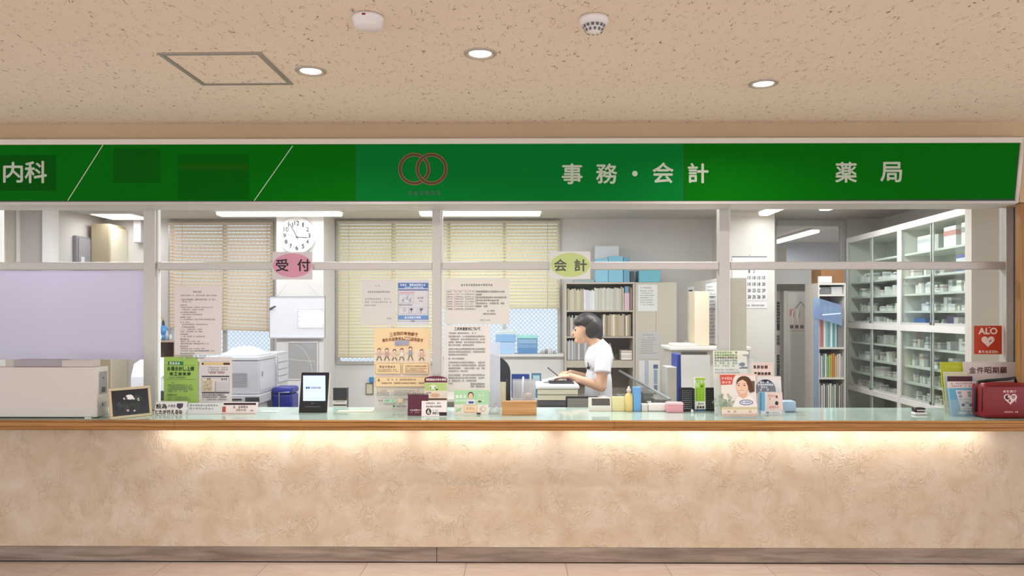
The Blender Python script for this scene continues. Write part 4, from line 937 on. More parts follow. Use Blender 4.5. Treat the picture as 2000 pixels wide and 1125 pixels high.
# blinds
def blind(px0, px1, py0, pyl, pyr, mat, label, cords, pitch=.0365):
    Y = BK-.05; x0, x1, zt, zl, zr = X(px0, Y), X(px1, Y), Z(py0, Y), Z(pyl, Y), Z(pyr, Y)
    e = thing('window_blind', label, 'blind', ((x0+x1)/2, Y, zt))
    bx(x0, x1, Y-.022, Y+.022, zt-.03, zt, M('d9cdb8', .5), bev=.003).obj('head_rail', e)
    n = int((zt-zl-.04)/pitch); m = MB(); m.keepn = True; k = m.mi(mat); w = .0196; a = math.radians(58)
    for i in range(n):
        f = (i+.6)/n; za, zb = zt-.03-(zt-.03-zl-.012)*f, zt-.03-(zt-.03-zr-.012)*f
        prof = [(math.cos(a)*w*t+.004*(1-t*t)*math.sin(a), math.sin(a)*w*t+.004*(1-t*t)*math.cos(a)) for t in (-1, -.5, 0, .5, 1)]
        A = [m.bm.verts.new((x0+.004, Y+p, za+q)) for p, q in prof]; B = [m.bm.verts.new((x1-.004, Y+p, zb+q)) for p, q in prof]
        for j in range(4):
            f_ = m.bm.faces.new((A[j], B[j], B[j+1], A[j+1])); f_.material_index = k; f_.smooth = True
    m.obj('slats', e)
    m = MB(); m.prism([(x0, zl), (x1, zr), (x1, zr+.018), (x0, zl+.018)], Y-.014, Y+.014, M('cdbfa6', .5)); m.obj('bottom_rail', e)
    for c in cords:
        x = X(c, Y); z = zl+(zr-zl)*(x-x0)/(x1-x0)
        MB().cyl((x, Y-.024, z+.015), (x, Y-.024, zt-.02), .0022, M('c9b796', .6), seg=6).obj('lift_cord', e)
    return e
blind(331, 534, 434, 641, 648, SLATA, 'beige slat blind at the left window, its lower edge hanging askew', (358, 437, 523))
blind(660, 856, 432, 699, 699, SLATB, 'long cream slat blind covering the window behind the peach poster', (682, 766))
blind(858, 1093, 432, 603, 603, SLATB, 'shorter cream slat blind right of the post, ending above the blue boxes', (878, 985, 1069))
e = struct('trim_5', (X(980, 8.0), 8.0, Z(692, 7.85)))
bx(X(862, 7.85), X(1102, 7.85), 7.85, BK-.03, Z(697, 7.85), Z(692, 7.85), M('dcd8d4', .4), bev=.004).obj('sill_board', e)
SILL = Z(692, 7.85)
bx(X(862, 7.85), X(1102, 7.85), 7.9, BK-.001, 0, Z(697, 7.85)-.001, OWALL).obj('sill_wall', e)
# clock
Y = 7.7; c = at(580, 460, Y-.03); r = 36*Y/F
e = thing('wall_clock', 'round white wall clock with black numerals on the white pillar', 'clock', (c.x, Y, c.z))
MB().lathe([(0, Y-.001-Y), (r-.004, -.001), (r, -.012), (r, -.034), (r-.006, -.040), (r-.018, -.036), (r-.02, -.026)], (c.x, Y, c.z), M('e9e6e6', .35), 48, axis='Y').obj('rim', e)
s = Sheet((545, 425, 615, 495), Y-.027, None); s.ell(580, 460, 32.5, 32.5, M('f2f0ef', .5), 48)
for i in range(60):
    a = math.radians(i*6); s.line(580+29.5*math.sin(a), 460-29.5*math.cos(a), 580+31.5*math.sin(a), 460-31.5*math.cos(a), 1.0 if i % 5 == 0 else .4, '55555a')
for i in range(1, 13):
    a = math.radians(i*30); x, y = 580+24*math.sin(a), 460-24*math.cos(a); w = 2.7 if i < 10 else 4.6
    s.text(str(i), x-(1.4 if i == 1 else w), y-4.2, x+(1.4 if i == 1 else w), y+4.2, M('3a3a40', .5), .25)
s.done('dial', parent=e)
for nm, tx, ty, w in (('minute_hand', 566, 437, 1.6), ('hour_hand', 600, 464, 1.6), ('second_hand', 559, 457, .8)):
    s = Sheet((545, 425, 615, 495), Y-.029-.001*(w < 1), None); s.line(580-(tx-580)*.15, 463-(ty-463)*.15, tx, ty, w, M('1e1e22', .4))
    if w < 1: s.ell(580, 463, 1.8, 1.8, M('1e1e22', .4), 14)
    s.done(nm, parent=e)
# hung whiteboard, pouch
Y = 7.66; x0, x1, z0, z1 = X(526, Y), X(635, Y), Z(660, Y), Z(579, Y)
e = thing('whiteboard', 'small whiteboard hanging on strings from the pillar under the pink sign', 'whiteboard', ((x0+x1)/2, Y, z0))
bx(x0+.006, x1-.006, Y, Y+.012, z0+.006, z1-.006, M('e9e8ee', .25)).obj('board', e)
m = MB()
for a in ((x0, x1, z0, z0+.006), (x0, x1, z1-.006, z1), (x0, x0+.006, z0, z1), (x1-.006, x1, z0, z1)): m.box(a[0], a[1], Y-.004, Y+.014, a[2], a[3], M('a9a7a8', .4, .5))
m.obj('frame', e)
hk = at(580, 528, Y+.02)
for px in (541, 621): MB().tube([(X(px, Y), Y+.005, z1), hk], .0018, M('d9d6d4', .6), 5).obj('string', e)
bx(x0+.02, x1-.01, Y-.025, Y-.0045, z0-.004, z0+.004, M('c5c3c4', .4)).obj('ledge', e)
s = Sheet((581, 604, 634, 641), Y-.003, M('f3f1f2', .6), th=.002); s.frame(581, 604, 634, 641, .8, 'c9c6cc'); 
for yy in (608, 618, 628, 637): s.ell(584, yy, 1, 1, 'b9b6bc', 8)
s.line(625, 604, 634, 610, .6, 'b5b2b8'); s.line(634, 632, 627, 641, .6, 'b5b2b8'); s.done('document_pocket', parent=e)
m = MB(); a, b = at(527, 603, Y-.008), at(538, 598, Y-.008); m.cyl(a, b, .007, M('3a3a44', .4)); m.cyl(a+Vector((.0, -.002, -.012)), a+Vector((.03, -.002, .004)), .006, M('55555e', .4)); m.obj('marker_pen', e)
s = Sheet((561, 667, 622, 742), 7.69, POLY, th=.004); s.frame(561, 667, 621, 742, 2, 'e6e2e2')
for i in range(12): s.line(573+26*math.cos(math.radians(i*9))+12, 742-68*math.sin(math.radians(i*7.5)), 573+26*math.cos(math.radians(i*9+9))+12, 742-68*math.sin(math.radians(i*7.5+7.5)), .6, 'f0eeee')
s.line(565, 702, 615, 706, .7, 'eeeaea'); s.done('document_pouch', 'wrinkled clear document pouch on the pillar below the whiteboard', 'pouch')

# inner desk
DT = .72
e = thing('inner_desk', 'long low office desk behind the counter glass', 'desk', (-1.4, 5.3, 0))
DM = M('d2cbc2', .5)
bx(-4.1, .975, 5.05, 5.55, DT-.03, DT, DM, bev=.004).obj('desk_top', e); bx(-1.6, .46, 5.551, 6.05, DT-.03, DT, DM, bev=.004).obj('desk_top', e)
for x in (-4.08, -2.2, -.3, .95): bx(x-.015, x+.015, 5.08, 5.52, 0, DT-.031, DM).obj('desk_leg', e)
for x in (-1.58, .43): bx(x-.015, x+.015, 5.6, 6.02, 0, DT-.031, DM).obj('desk_leg', e)
# copier
x0, x1, y0, y1 = X(428, 6.2), X(505, 6.2), 6.2, 6.64
zt, zm = Z(697, 6.2), Z(771, 6.2)
e = thing('copier', 'bulky white photocopier behind the flyers, near the blue bin', 'copier', ((x0+x1)/2, y0, 0))
x00 = x0-.12; CP = M('b4b3b8', .45)
bx(x00, x1, y0, y1, zm, zt-.035, CP, bev=.008).obj('body', e)
bx(x00-.004, x1+.004, y0-.004, y1, zt-.0345, zt, M('c0bfc4', .4), bev=.008).obj('scanner_lid', e)
m = MB(); gx0, gx1 = X(454, y0), X(483, y0)
for i in range(11): z = Z(756-i*2.6, y0); m.box(gx0, gx1, y0-.002, y0, z, z+.004, M('8f8e94', .5))
m.obj('vent_grille', e)
m = MB(); m.box(x1, x1+.002, y0+.03, y1-.05, zm+.03, zt-.05, M('c2c1c6', .4)); m.box(x1+.002, x1+.012, y0+.07, y0+.085, zm+.15, zm+.19, M('9a989c', .4)); m.obj('side_door', e)
bx(x00, x1+.02, y0-.03, y1, zm-.075, zm-.002, M('b2b1b5', .45), bev=.006).obj('tray_unit', e)
bx(x1-.10, x1+.018, y0-.034, y0-.0305, zm-.062, zm-.02, M('3a3a40', .3), bev=.002).obj('control_panel', e)
bx(x00+.05, x1-.13, y0-.033, y0-.0305, zm-.045, zm-.033, M('2e2e32', .4)).obj('tray_slot', e)
bx(x00+.02, x1-.02, y0+.02, y1-.02, 0, zm-.077, M('d5d2d0', .5), bev=.004).obj('base_cabinet', e)
R4 = random.Random(9)
m = MB(); nx, ny = 22, 8; gx, gy = X(440, 6.25), X(530, 6.4); V = {}
for i in range(nx+1):
    for j in range(ny+1):
        u, v = i/nx, j/ny; b = min(1, 4*u, 4*(1-u), 4*v, 4*(1-v)); h = .012+b*(.05*math.sin(u*2.6+.3)+.022*R4.random())
        V[i, j] = m.bm.verts.new((x0-.02+(x1-x0)*.98*u, y0+.03+.36*v, zt+.001+h))
for i in range(nx):
    for j in range(ny): f = m.bm.faces.new((V[i, j], V[i+1, j], V[i+1, j+1], V[i, j+1])); f.material_index = m.mi(M('cdcdd2', .35))
ring = [V[i, 0] for i in range(nx+1)]+[V[nx, j] for j in range(1, ny+1)]+[V[i, ny] for i in range(nx-1, -1, -1)]+[V[0, j] for j in range(ny-1, 0, -1)]
low = [m.bm.verts.new((v.co.x, v.co.y, zt+.001)) for v in ring]
for i in range(len(ring)): m.bm.faces.new((ring[i], low[i], low[(i+1) % len(ring)], ring[(i+1) % len(ring)]))
m.bm.faces.new(low); tag(m.obj('plastic_cover', base=((x0+x1)/2, y0+.2, zt+.001)), 'crumpled white plastic cover lying on top of the photocopier', 'cover')
# drawer tower
y0, y1 = 6.70, 7.02; xf = X(541, 6.7); x0 = xf-.3; zt = Z(689, 6.72); 
e = thing('drawer_tower', 'white tower of small grey fronted drawers beside the photocopier', 'drawers', (xf-.15, 6.86, 0))
zb_ = Z(778, 6.7)
bx(x0, xf, y0, y1, zb_, zt, M('c3c2c6', .4), bev=.004).obj('carcass', e)
pz = [Z(q, 6.7) for q in (695, 708, 710, 722, 724, 735, 737, 748, 756, 770)]
for i in range(0, 10, 2):
    d = bx(xf+.0005, xf+.010, y0+.015, y1-.015, pz[i+1], pz[i]-.004, M('cfced2', .35), bev=.002).obj('drawer', e)
    bx(xf+.0102, xf+.012, y0+.03, y1-.03, pz[i+1]+.012, pz[i]-.018, M('86858a', .3)).obj('drawer_window', d).location
bx(x0+.01, xf-.01, y0+.01, y1-.01, 0, zb_-.001, M('d5d2d0', .5)).obj('stand', e)
# blue bin
x0, x1 = X(530, 6.45), X(570, 6.45); zt = Z(757, 6.45)
e = thing('waste_bin', 'dark blue plastic bin standing beside the photocopier', 'bin', ((x0+x1)/2, 6.55, 0))
bx(x0, x1, 6.45, 6.66, 0, zt-.06, M('142280', .35), bev=.02).obj('bin_body', e)
bx(x0-.004, x1+.004, 6.445, 6.665, zt-.0595, zt, M('182788', .35), bev=.025).obj('swing_lid', e)
m = MB(); m.tube([(X(545, 6.44), 6.443, .62), (X(545, 6.44), 6.443, zt-.045), (X(565, 6.44), 6.443, zt-.04)], .004, M('c9cbe0', .4), 6); m.obj('trim_line', e)
# left corner shelf, bottle, white machine
x0, x1 = X(296, 7.5), X(343, 7.5); zt = Z(665, 7.5)
e = thing('side_shelf', 'pale brown low shelf in the left corner carrying a blue bottle', 'shelf', ((x0+x1)/2, 7.7, 0))
SH = M('bfa894', .5)
bx(x0, x1, 7.5, 7.9, zt-.02, zt, SH, bev=.002).obj('top_board', e); bx(x0, x0+.018, 7.5, 7.9, 0, zt-.021, SH).obj('side_panel', e); bx(x1-.018, x1, 7.5, 7.9, 0, zt-.021, SH).obj('side_panel', e); bx(x0+.019, x1-.019, 7.5, 7.89, zt-.3, zt-.28, SH).obj('shelf_board', e); bx(x0+.019, x1-.019, 7.88, 7.9, 0, zt-.021, M('8a7a6c', .6)).obj('back_panel', e)
p = (X(319, 7.6), 7.6, zt+.001); e = thing('water_bottle', 'blue translucent bottle with a tan pump on the corner shelf', 'bottle', p)
MB().lathe([(0, 0), (.045, 0), (.048, .01), (.048, .05), (.042, .055), (.048, .06), (.048, .12), (.02, .15), (0, .15)], p, M('4f8fc4', .2), 20).obj('bottle_body', e)
MB().lathe([(0, .1505), (.014, .1505), (.014, .18), (.008, .2), (0, .2)], p, M('3a4a5a', .3), 14).obj('pump', e)
m = MB(); m.tube([(p[0], p[1], p[2]+.2), (p[0]-.005, p[1], p[2]+.225), (p[0]-.04, p[1], p[2]+.24)], .009, M('c9a98a', .4)); m.obj('spout', e)
for i, (px, h, c) in enumerate(((313, .07, 'dfe2e6'), (326, .10, 'aab6c4'), (333, .06, 'c6ccd2'))):
    q = (X(px, 7.53), 7.53, zt+.001); o = MB().lathe([(0, 0), (.017, 0), (.018, h*.6), (.009, h*.8), (.009, h), (0, h)], q, M(c, .3), 14).obj('small_bottle', base=q)
    tag(o, ('short white bottle on the corner shelf in front of the blue bottle', 'taller grey blue bottle on the corner shelf', 'small grey bottle at the right end of the corner shelf')[i], 'bottle')
x0, x1 = X(300, 6.5), X(341, 6.5); e = thing('office_printer', 'white curved office printer behind the green flyer, left corner of the office', 'printer', ((x0+x1)/2, 6.5, 0))
m = MB(); m.prism([(6.5, .74), (6.95, .74), (6.95, 1.10), (6.72, 1.14), (6.55, 1.09), (6.5, .98)], x0-.2, x1, M('dedfe2', .4), 'x'); m.obj('body', e)
bx(x0-.15, x1-.04, 6.46, 6.499, .78, .86, M('3a3d42', .4), bev=.004).obj('output_tray', e)
bx(x0-.2, x1, 6.52, 6.93, 0, .739, M('cfcbc6', .5)).obj('cabinet_base', e)
m = MB(); m.tube([(x1-.10, 6.497, 1.0), (x1-.06, 6.496, .97), (x1-.02, 6.496, .86)], .012, M('f0f0f2', .4)); m.obj('side_lip', e)
# small things on the inner desk, left
e = thing('leaflet_stand', 'small stand with a white and green leaflet behind the glass, near the tablet', 'stand', (X(664, 5.3), 5.3, DT))
s = Sheet((650, 756, 677, 798), 5.3, M('e3e1da', .6), 6, th=.004); s.o.z = s.o.z; s.rect_(652, 759, 675, 776, 'a9c9ae'); s.marks(654, 763, 673, 3, '6a8a70'); s.marks(654, 769, 673, 3, '6a8a70'); s.para(653, 780, 675, 4, 2, 2.6, '8a8886'); s.rect_(651, 790, 677, 792.5, '2a2a2c'); s.done('leaflet_face', parent=e)
bx(X(650, 5.3), X(677, 5.3), 5.306, 5.36, DT, Z(757, 5.33), M('2e2e30', .5), bev=.002).obj('stand_block', e)
s = Sheet((714, 748, 729, 771), BK-.012, M('8a7a68', .5), th=.01); s.rect_(716, 750.5, 727, 768.5, 'cfc9ae'); s.done('picture_frame', 'tiny wooden picture frame on the wall below the long cream blind', 'picture frame')
one('blue_tape_dispenser', 'small bright blue box on the wall ledge above the tiny picture frame', 'box', (X(719, 8.1), X(727, 8.1), BK-.05, BK-.001, Z(748, 8.1), Z(738, 8.1)), M('3f86c6', .4), .004)
# sheet of card lying on the counter
p0, p1 = at(658, 805, ybase(658, 805)), at(728, 805, ybase(728, 805)); one('card_sheet', 'flat cream card lying on the counter right of the tablet', 'card', (p0.x, p1.x, p0.y, p0.y+.06, TZ, TZ+.004), M('efe3bb', .6), .001)
one('card_sheet', 'flat pale blue card lying on the counter left of the tablet', 'card', (X(508, 4.74), X(541, 4.74), 4.73, 4.80, TZ, TZ+.003), M('d3e6e6', .5), .001)

# rod, acrylic panel, clear box, chair
p = at(989.5, 795, 4.80); o = MB().cyl((p.x, 4.79, TZ), (p.x, 4.79, Z(741, 4.79)), .0045, BLACK, seg=10).obj('black_rod', base=(p.x, 4.79, TZ)); tag(o, 'thin black upright rod standing behind the wooden block', 'rod')
s = Sheet((942, 668, 977, 800), 5.10, mat_glass('milky_acrylic', (.95, .95, .98), .04, .1, .5, 'eceaf2'), th=.004, z=DT+.001); s.done('acrylic_shield', 'milky white acrylic panel behind the glass left of the black chair', 'panel')
e = thing('clear_box', 'open translucent plastic box behind the wooden block', 'box', (X(1024, 5.2), 5.2, DT))
x0, x1 = X(1001, 5.2), X(1046, 5.2); z1 = Z(743, 5.2)
for d in ((x0, x1, 5.2, 5.203), (x0, x1, 5.317, 5.32), (x0, x0+.003, 5.2035, 5.3165), (x1-.003, x1, 5.2035, 5.3165)): bx(d[0], d[1], d[2], d[3], DT+.003, z1, POLY).obj('wall', e)
bx(x0, x1, 5.2, 5.32, DT, DT+.0028, POLY).obj('bottom', e)
m = MB(); m.cyl((X(1018, 5.25), 5.25, DT+.004), (X(1022, 5.25), 5.27, z1+.02), .006, M('f0ecec', .4)); tag(m.obj('white_tongs', base=(X(1018, 5.25), 5.25, DT+.004)), 'white plastic tongs standing in the translucent box', 'tongs')
one('pink_pouch', 'pinkish crumpled pouch lying in the translucent box', 'pouch', (X(1024, 5.25), X(1040, 5.25), 5.22, 5.30, DT+.004, Z(768, 5.25)), M('e6c6c0', .6), .02)
one('memo_card', 'small cream card standing behind the black rod', 'card', (X(977, 5.3), X(988, 5.3), 5.3, 5.304, DT, Z(746, 5.3)), M('e3d9b4', .6))
Y = 6.55; cx = X(952, Y); e = thing('office_chair', 'black mesh office chair standing behind the milky acrylic panel', 'chair', (cx, Y+.25, 0))
zt = Z(692, Y); hwid = X(997, Y)-cx
pl = [(cx-hwid, .72), (cx-hwid, zt-.16)]+[(cx+hwid*math.cos(math.radians(a)), zt-.16+.16*math.sin(math.radians(a))) for a in range(165, 14, -15)]+[(cx+hwid, zt-.16), (cx+hwid, .72)]
MB().prism(pl, Y, Y+.03, M('1c1d22', .6)).obj('backrest', e)
m = MB(); m.box(cx-.22, cx+.22, Y+.05, Y+.5, .42, .49, M('222329', .7), .03); m.obj('seat', e); bx(cx-.03, cx+.03, Y+.031, Y+.05, .45, .9, BLACK).obj('back_bracket', e)
MB().cyl((cx, Y+.27, .07), (cx, Y+.27, .42), .025, BLACK).obj('gas_column', e)
for i in range(5):
    a = math.radians(72*i+20); q = Vector((cx+.27*math.cos(a), Y+.27+.27*math.sin(a), .05))
    l = MB().cyl((cx, Y+.27, .085), q+Vector((0, 0, .02)), .018, BLACK, .012).obj('leg', e); MB().lathe([(0, -.025), (.02, -.02), (.02, .02), (0, .025)], (q.x, q.y, .025), BLACK, 12, 'Y').obj('caster', l).location = (0, 0, 0)
# back desk and its things
e = thing('back_desk', 'plain office desk under the window sill, behind the person', 'desk', (-.1, 7.4, 0))
bx(-.9, .42, 7.1, 7.82, DT-.03, DT, DM, bev=.004).obj('desk_top', e)
for x in (-.88, .40): bx(x-.015, x+.015, 7.12, 7.8, 0, DT-.031, DM).obj('desk_leg', e)
one('binder', 'navy blue binder standing on the desk under the window sill', 'binder', (X(999, 7.2), X(1034, 7.2), 7.2, 7.26, DT, Z(731, 7.2)), M('2a3f86', .5), .004)
s = Sheet((1038, 729, 1057, 776), 7.2, M('4f7f94', .5), th=.012, z=DT+.001); s.rect_(1041, 733, 1054, 760, 'b4cdd0'); s.done('picture_frame', 'teal edged picture frame standing on the desk next to the navy binder', 'picture frame')
# sill boxes
y0 = 7.90
e = thing('storage_box', 'pale blue storage box with a lid on the window sill, under a pile of paper', 'box', (X(987, y0), y0, SILL))
bx(X(970, y0), X(1005, y0), y0, y0+.22, SILL+.001, Z(668, y0)-.001, M('aecbea', .3), bev=.004).obj('box_body', e); bx(X(968, y0), X(1007, y0), y0-.005, y0+.225, Z(668, y0), Z(653, y0), M('8fb6dc', .4), bev=.006).obj('lid', e)
for i in range(4): one('paper_stack', ('lowest white paper pad in the pile on the lidded blue box', 'second paper pad from the bottom on the lidded blue box', 'third paper pad from the bottom on the lidded blue box', 'topmost paper pad on the lidded blue box')[i], 'paper', (X(967+i*2, y0), X(1011-i*5, y0), y0-.0+i*.006, y0+.2, Z(653, y0)+.001+i*.0125, Z(653, y0)+.0125+i*.0125), M(('e6e8e8', 'c9dede', 'eceae6', 'd3d9d9')[i], .6), .002, 'paper pile on the blue box')
e = thing('drawer_case', 'stack of blue plastic drawers with a turquoise top on the window sill', 'drawers', (X(1030, y0), y0, SILL))
bx(X(1010, y0), X(1050, y0), y0+.004, y0+.24, SILL+.001, Z(662, y0), M('86a9c9', .4), bev=.004).obj('carcass', e)
bx(X(1009, y0), X(1051, y0), y0, y0+.24, Z(661.5, y0), Z(655, y0), M('9fdcd2', .4), bev=.006).obj('top', e)
for i in range(3): bx(X(1012, y0), X(1048, y0), y0-.002, y0+.0035, Z(690-i*9, y0)+.004, Z(682-i*9, y0)+.002, M(('5f8fbf', '7aa2c8', '8fb2d2')[i], .35), bev=.002).obj('drawer', e)
R5 = random.Random(12)
for i in range(4):
    q = (X(1059+i*8, 7.93), 7.93+.02*(i % 2), SILL+.001); o = MB().lathe([(0, 0), (.016, 0), (.019, .02), (.014, .035+.012*(i % 3)), (0, .04+.012*(i % 3))], q, M(('b5aea6', '9a8f86', 'cfc9c4', 'a5b0ba')[i], .3), 14).obj('small_jar', base=q)
    tag(o, ('squat beige jar on the window sill beside the blue drawers', 'taller brown grey jar on the window sill, second from the drawers', 'pale jar on the window sill, third from the drawers', 'bluish jar on the window sill, nearest the bookshelf')[i], 'jar', 'jars on the window sill')

# ------------------------------------------------------------------ bookshelf with charts
BY, BB = 7.80, 8.14
bx0, bx1, bt = X(1103, BY), X(1240, BY), Z(551, BY); SM = M('c2b5a4', .5)
e = thing('bookshelf', 'open beige steel bookshelf packed with charts behind the person', 'bookshelf', ((bx0+bx1)/2, BY+.17, 0))
bx(bx0, bx0+.02, BY, BB, 0, bt-.021, SM).obj('side_panel', e); bx(bx1-.02, bx1, BY, BB, 0, bt-.021, SM).obj('side_panel', e)
bx(bx0, bx1, BY-.004, BB, bt-.02, bt, SM, bev=.002).obj('top_board', e); bx(bx0+.021, bx1-.021, BB-.012, BB, 0, bt-.022, M('8f8478', .6)).obj('back_panel', e)
lev = [(606, 3), (657, 3), (704, 14), (775, 3)]
for py, th in lev: bx(bx0+.021, bx1-.021, BY, BB-.013, Z(py+th, BY), Z(py, BY), SM).obj('shelf_board', e)
def chart(px, w, pytop, pybot, depth, col, label, group, lean=0.0, name='chart_file', cat='file', y=None):
    y = (BY+.02) if y is None else y
    x0, x1 = X(px, y), X(px+w, y); z0, z1 = Z(pybot, BY)+.0008, Z(pytop, BY)
    o = MB().box(x0, x1, y, y+depth, z0, z1, M(col, .6), .0008, 1).obj(name, base=(x0, y, z0))
    if lean: o.rotation_euler = (0, math.radians(lean), 0)
    return tag(o, label, cat, group)
RB = random.Random(31)
px = 1107.5
while px < 1211:
    w = RB.uniform(1.9, 3.4)
    if px < 1140: chart(px, w-.15, RB.uniform(563, 567), 606, .26, RB.choice(('c9bda2', 'bfb194', 'd3c8b0')), 'tan chart file at the left of the top bookshelf row', 'tan charts on the top row')
    elif px < 1160: chart(px, w-.15, RB.uniform(565, 568), 606, .26, RB.choice(('e2e0e4', 'd6d6dc', 'ecebee')), 'white chart file in the middle of the top bookshelf row', 'white charts on the top row')
    else: chart(px, w-.15, RB.uniform(561, 564), 606, .27, RB.choice(('cfc9bb', 'c6bfae', 'd9d4c8')), 'cream chart file right of the white ones on the top bookshelf row', 'cream charts on the top row')
    px += w
chart(1212.5, 2.6, 560, 606, .27, 'b9ac98', 'slim brown file left of the pink box file', None); chart(1216, 2.4, 562, 606, .27, 'd6cdbd', 'slim cream file touching the pink box file', None)
chart(1219.5, 9.5, 572, 606, .25, 'd9b9bf', 'pink box file near the right end of the top bookshelf row', None, name='box_file'); chart(1220.5, 7.5, 558.5, 571.4, .2, '6f9fba', 'small blue box standing on the pink box file', None, name='blue_box', cat='box')
bpy.data.objects['blue_box.001'].location.z = Z(572, BY)+.001
chart(1229.4, 2.4, 560, 606, .27, '8a6f62', 'brown file at the right end of the top bookshelf row', None); chart(1232.3, 1.8, 562, 606, .27, 'b9a898', 'grey brown file against the right side of the bookshelf', None)
px = 1107.5
while px < 1231:
    w = RB.uniform(2.2, 4.4)
    if 1150 < px < 1158: px = 1178; chart(1160, 16, 646, 656.5, .22, '9fb0a4', 'pale green flat box lying on the middle bookshelf row', None, name='flat_box', cat='box'); chart(1158, 1.6, 622, 656.5, .26, '5f7f86', 'thin teal file alone in the middle bookshelf row', None)
    if px < 1150: chart(px, w-.2, RB.uniform(615, 621), 656.6, .26, RB.choice(('b9ac9a', 'a89a88', 'd0c8bc', '8f8276')), 'thin chart file at the left of the middle bookshelf row', 'charts at the left of the middle row')
    else: chart(px, w-.2, RB.uniform(613, 617), 656.6, .27, RB.choice(('d2c4ae', 'b9a68c', 'e2dac9', '94816c', 'c4b397')), 'tan chart file at the right of the middle bookshelf row', 'charts at the right of the middle row')
    px += w
px = 1107.5
while px < 1164:
    w = RB.uniform(2.0, 3.4); chart(px, w-.2, RB.uniform(664, 667), 703.5, .26, RB.choice(('c9c6c4', 'b4b0ae', 'dcdad8', '9f9a96')), 'grey file sleeve on the lower bookshelf row', 'grey sleeves on the lower row'); px += w
for i in range(4): chart(1184+i*4.6, 2.6, 667+i, 702.8, .26, ('8f8079', 'a5958c', '7a6c66', 'b5a8a0')[i], ('leaning brown file on the lower row, next to the grey sleeves', 'leaning pale brown file, second of the leaning ones', 'leaning dark brown file, third of the leaning ones', 'leaning light file at the right of the leaning ones')[i], 'leaning files on the lower row', -14)
for i in range(4): chart(1213.5, 21, 698.6-i*4.6, 703-i*4.6, .2, ('efe6de', 'e3d3c8', 'f2ece6', 'dcc9bc')[i], ('lowest pale box in the flat pile on the lower bookshelf row', 'second pale box from the bottom of the flat pile', 'third pale box from the bottom of the flat pile', 'topmost pale box of the flat pile on the lower bookshelf row')[i], 'flat boxes on the lower row', name='flat_box', cat='box')
# on top of the bookshelf
def topbox(name, label, cat, px0, px1, py0, y0, dep, m, z0=None, bev=.004):
    z0 = bt+.0008 if z0 is None else z0
    return one(name, label, cat, (X(px0, y0), X(px1, y0), y0, y0+dep, z0, Z(py0, y0)), m, bev)
topbox('aqua_box', 'aqua paper box on top of the bookshelf, left of the pair', 'box', 1163, 1188, 505, 7.84, .12, M('8fc6dc', .5)); topbox('aqua_box', 'aqua paper box on top of the bookshelf, right of the pair', 'box', 1188.6, 1217, 500, 7.84, .12, M('86c2da', .5))
topbox('white_box', 'tall white box standing behind the pair of aqua boxes', 'box', 1163, 1209, 480, 7.98, .14, M('dfdfe2', .5))
topbox('teal_box', 'narrow teal box beside the right aqua box', 'box', 1217.8, 1230, 503, 7.84, .2, M('6aa3bd', .5)); topbox('dark_box', 'dark green box on the bookshelf between the teal box and the aqua crate', 'box', 1230.8, 1239, 530, 7.86, .2, M('3a4a4c', .5))
topbox('flat_paper', 'thin pile of blue grey paper on the left of the bookshelf top', 'paper', 1122, 1160, 547, 7.84, .2, M('9fb0b6', .6), bev=.001)
# closed cabinet beside it
cx0, cx1 = bx1+.003, X(1322, BY)
e = thing('steel_cabinet', 'tall closed beige steel cabinet with two papers, right of the bookshelf', 'cabinet', ((cx0+cx1)/2, BY+.17, 0))
SC = M('cbbfae', .5)
bx(cx0, cx1, BY+.02, BB, 0, bt-.002, SC, bev=.003).obj('carcass', e)
for a, b in ((cx0+.002, (cx0+cx1)/2-.001), ((cx0+cx1)/2+.001, cx1-.002)): bx(a, b, BY, BY+.0195, .06, bt-.02, SC, bev=.002).obj('door', e)
one('aqua_crate', 'aqua openwork crate on top of the steel cabinet', 'crate', (X(1248, 7.84), X(1290, 7.84), 7.84, 8.08, bt-.001, Z(528, 7.84)), M('6fb6c6', .45), .006)
def cabpaper(rect, label, col, rows):
    s = Sheet(rect, BY-.003, M(col, .6), th=.002); x0, y0, x1, y1 = rect
    s.marks(x0+5, y0+6, x1-8, 2.6, '8a8682'); s.para(x0+4, y0+12, x1-5, (y1-y0-16)/rows, rows-1, 2.2, 'a5a19c'); return s.done('notice_sheet', label, 'notice')
cabpaper((1246, 556, 1284, 608), 'white notice on the upper part of the steel cabinet', 'e3e0dc', 8); cabpaper((1247, 648, 1288, 702), 'grey framed notice on the steel cabinet, below the white one', 'c5c0bb', 9)
s = Sheet((1248, 704, 1289, 775), BY-.003, M('e2ddd6', .6), th=.002); s.rect_(1259, 704, 1267, 775, 'b9bcc2'); s.rect_(1276, 712, 1285, 720, '5a6a8a'); s.rect_(1277, 722, 1284, 750, '9aa6ba'); s.rect_(1277, 752, 1284, 770, '7a869c'); s.done('hanging_sheet', 'white sheet with grey blue stripes hanging low on the steel cabinet', 'sheet')
o = MB().tube([at(1341, 530, 7.7), at(1344, 538, 7.7), at(1352, 543, 7.7), at(1360, 548, 7.7)], .006, WHITE, 8).obj('white_cable'); 
bpy.data.objects.remove(o)

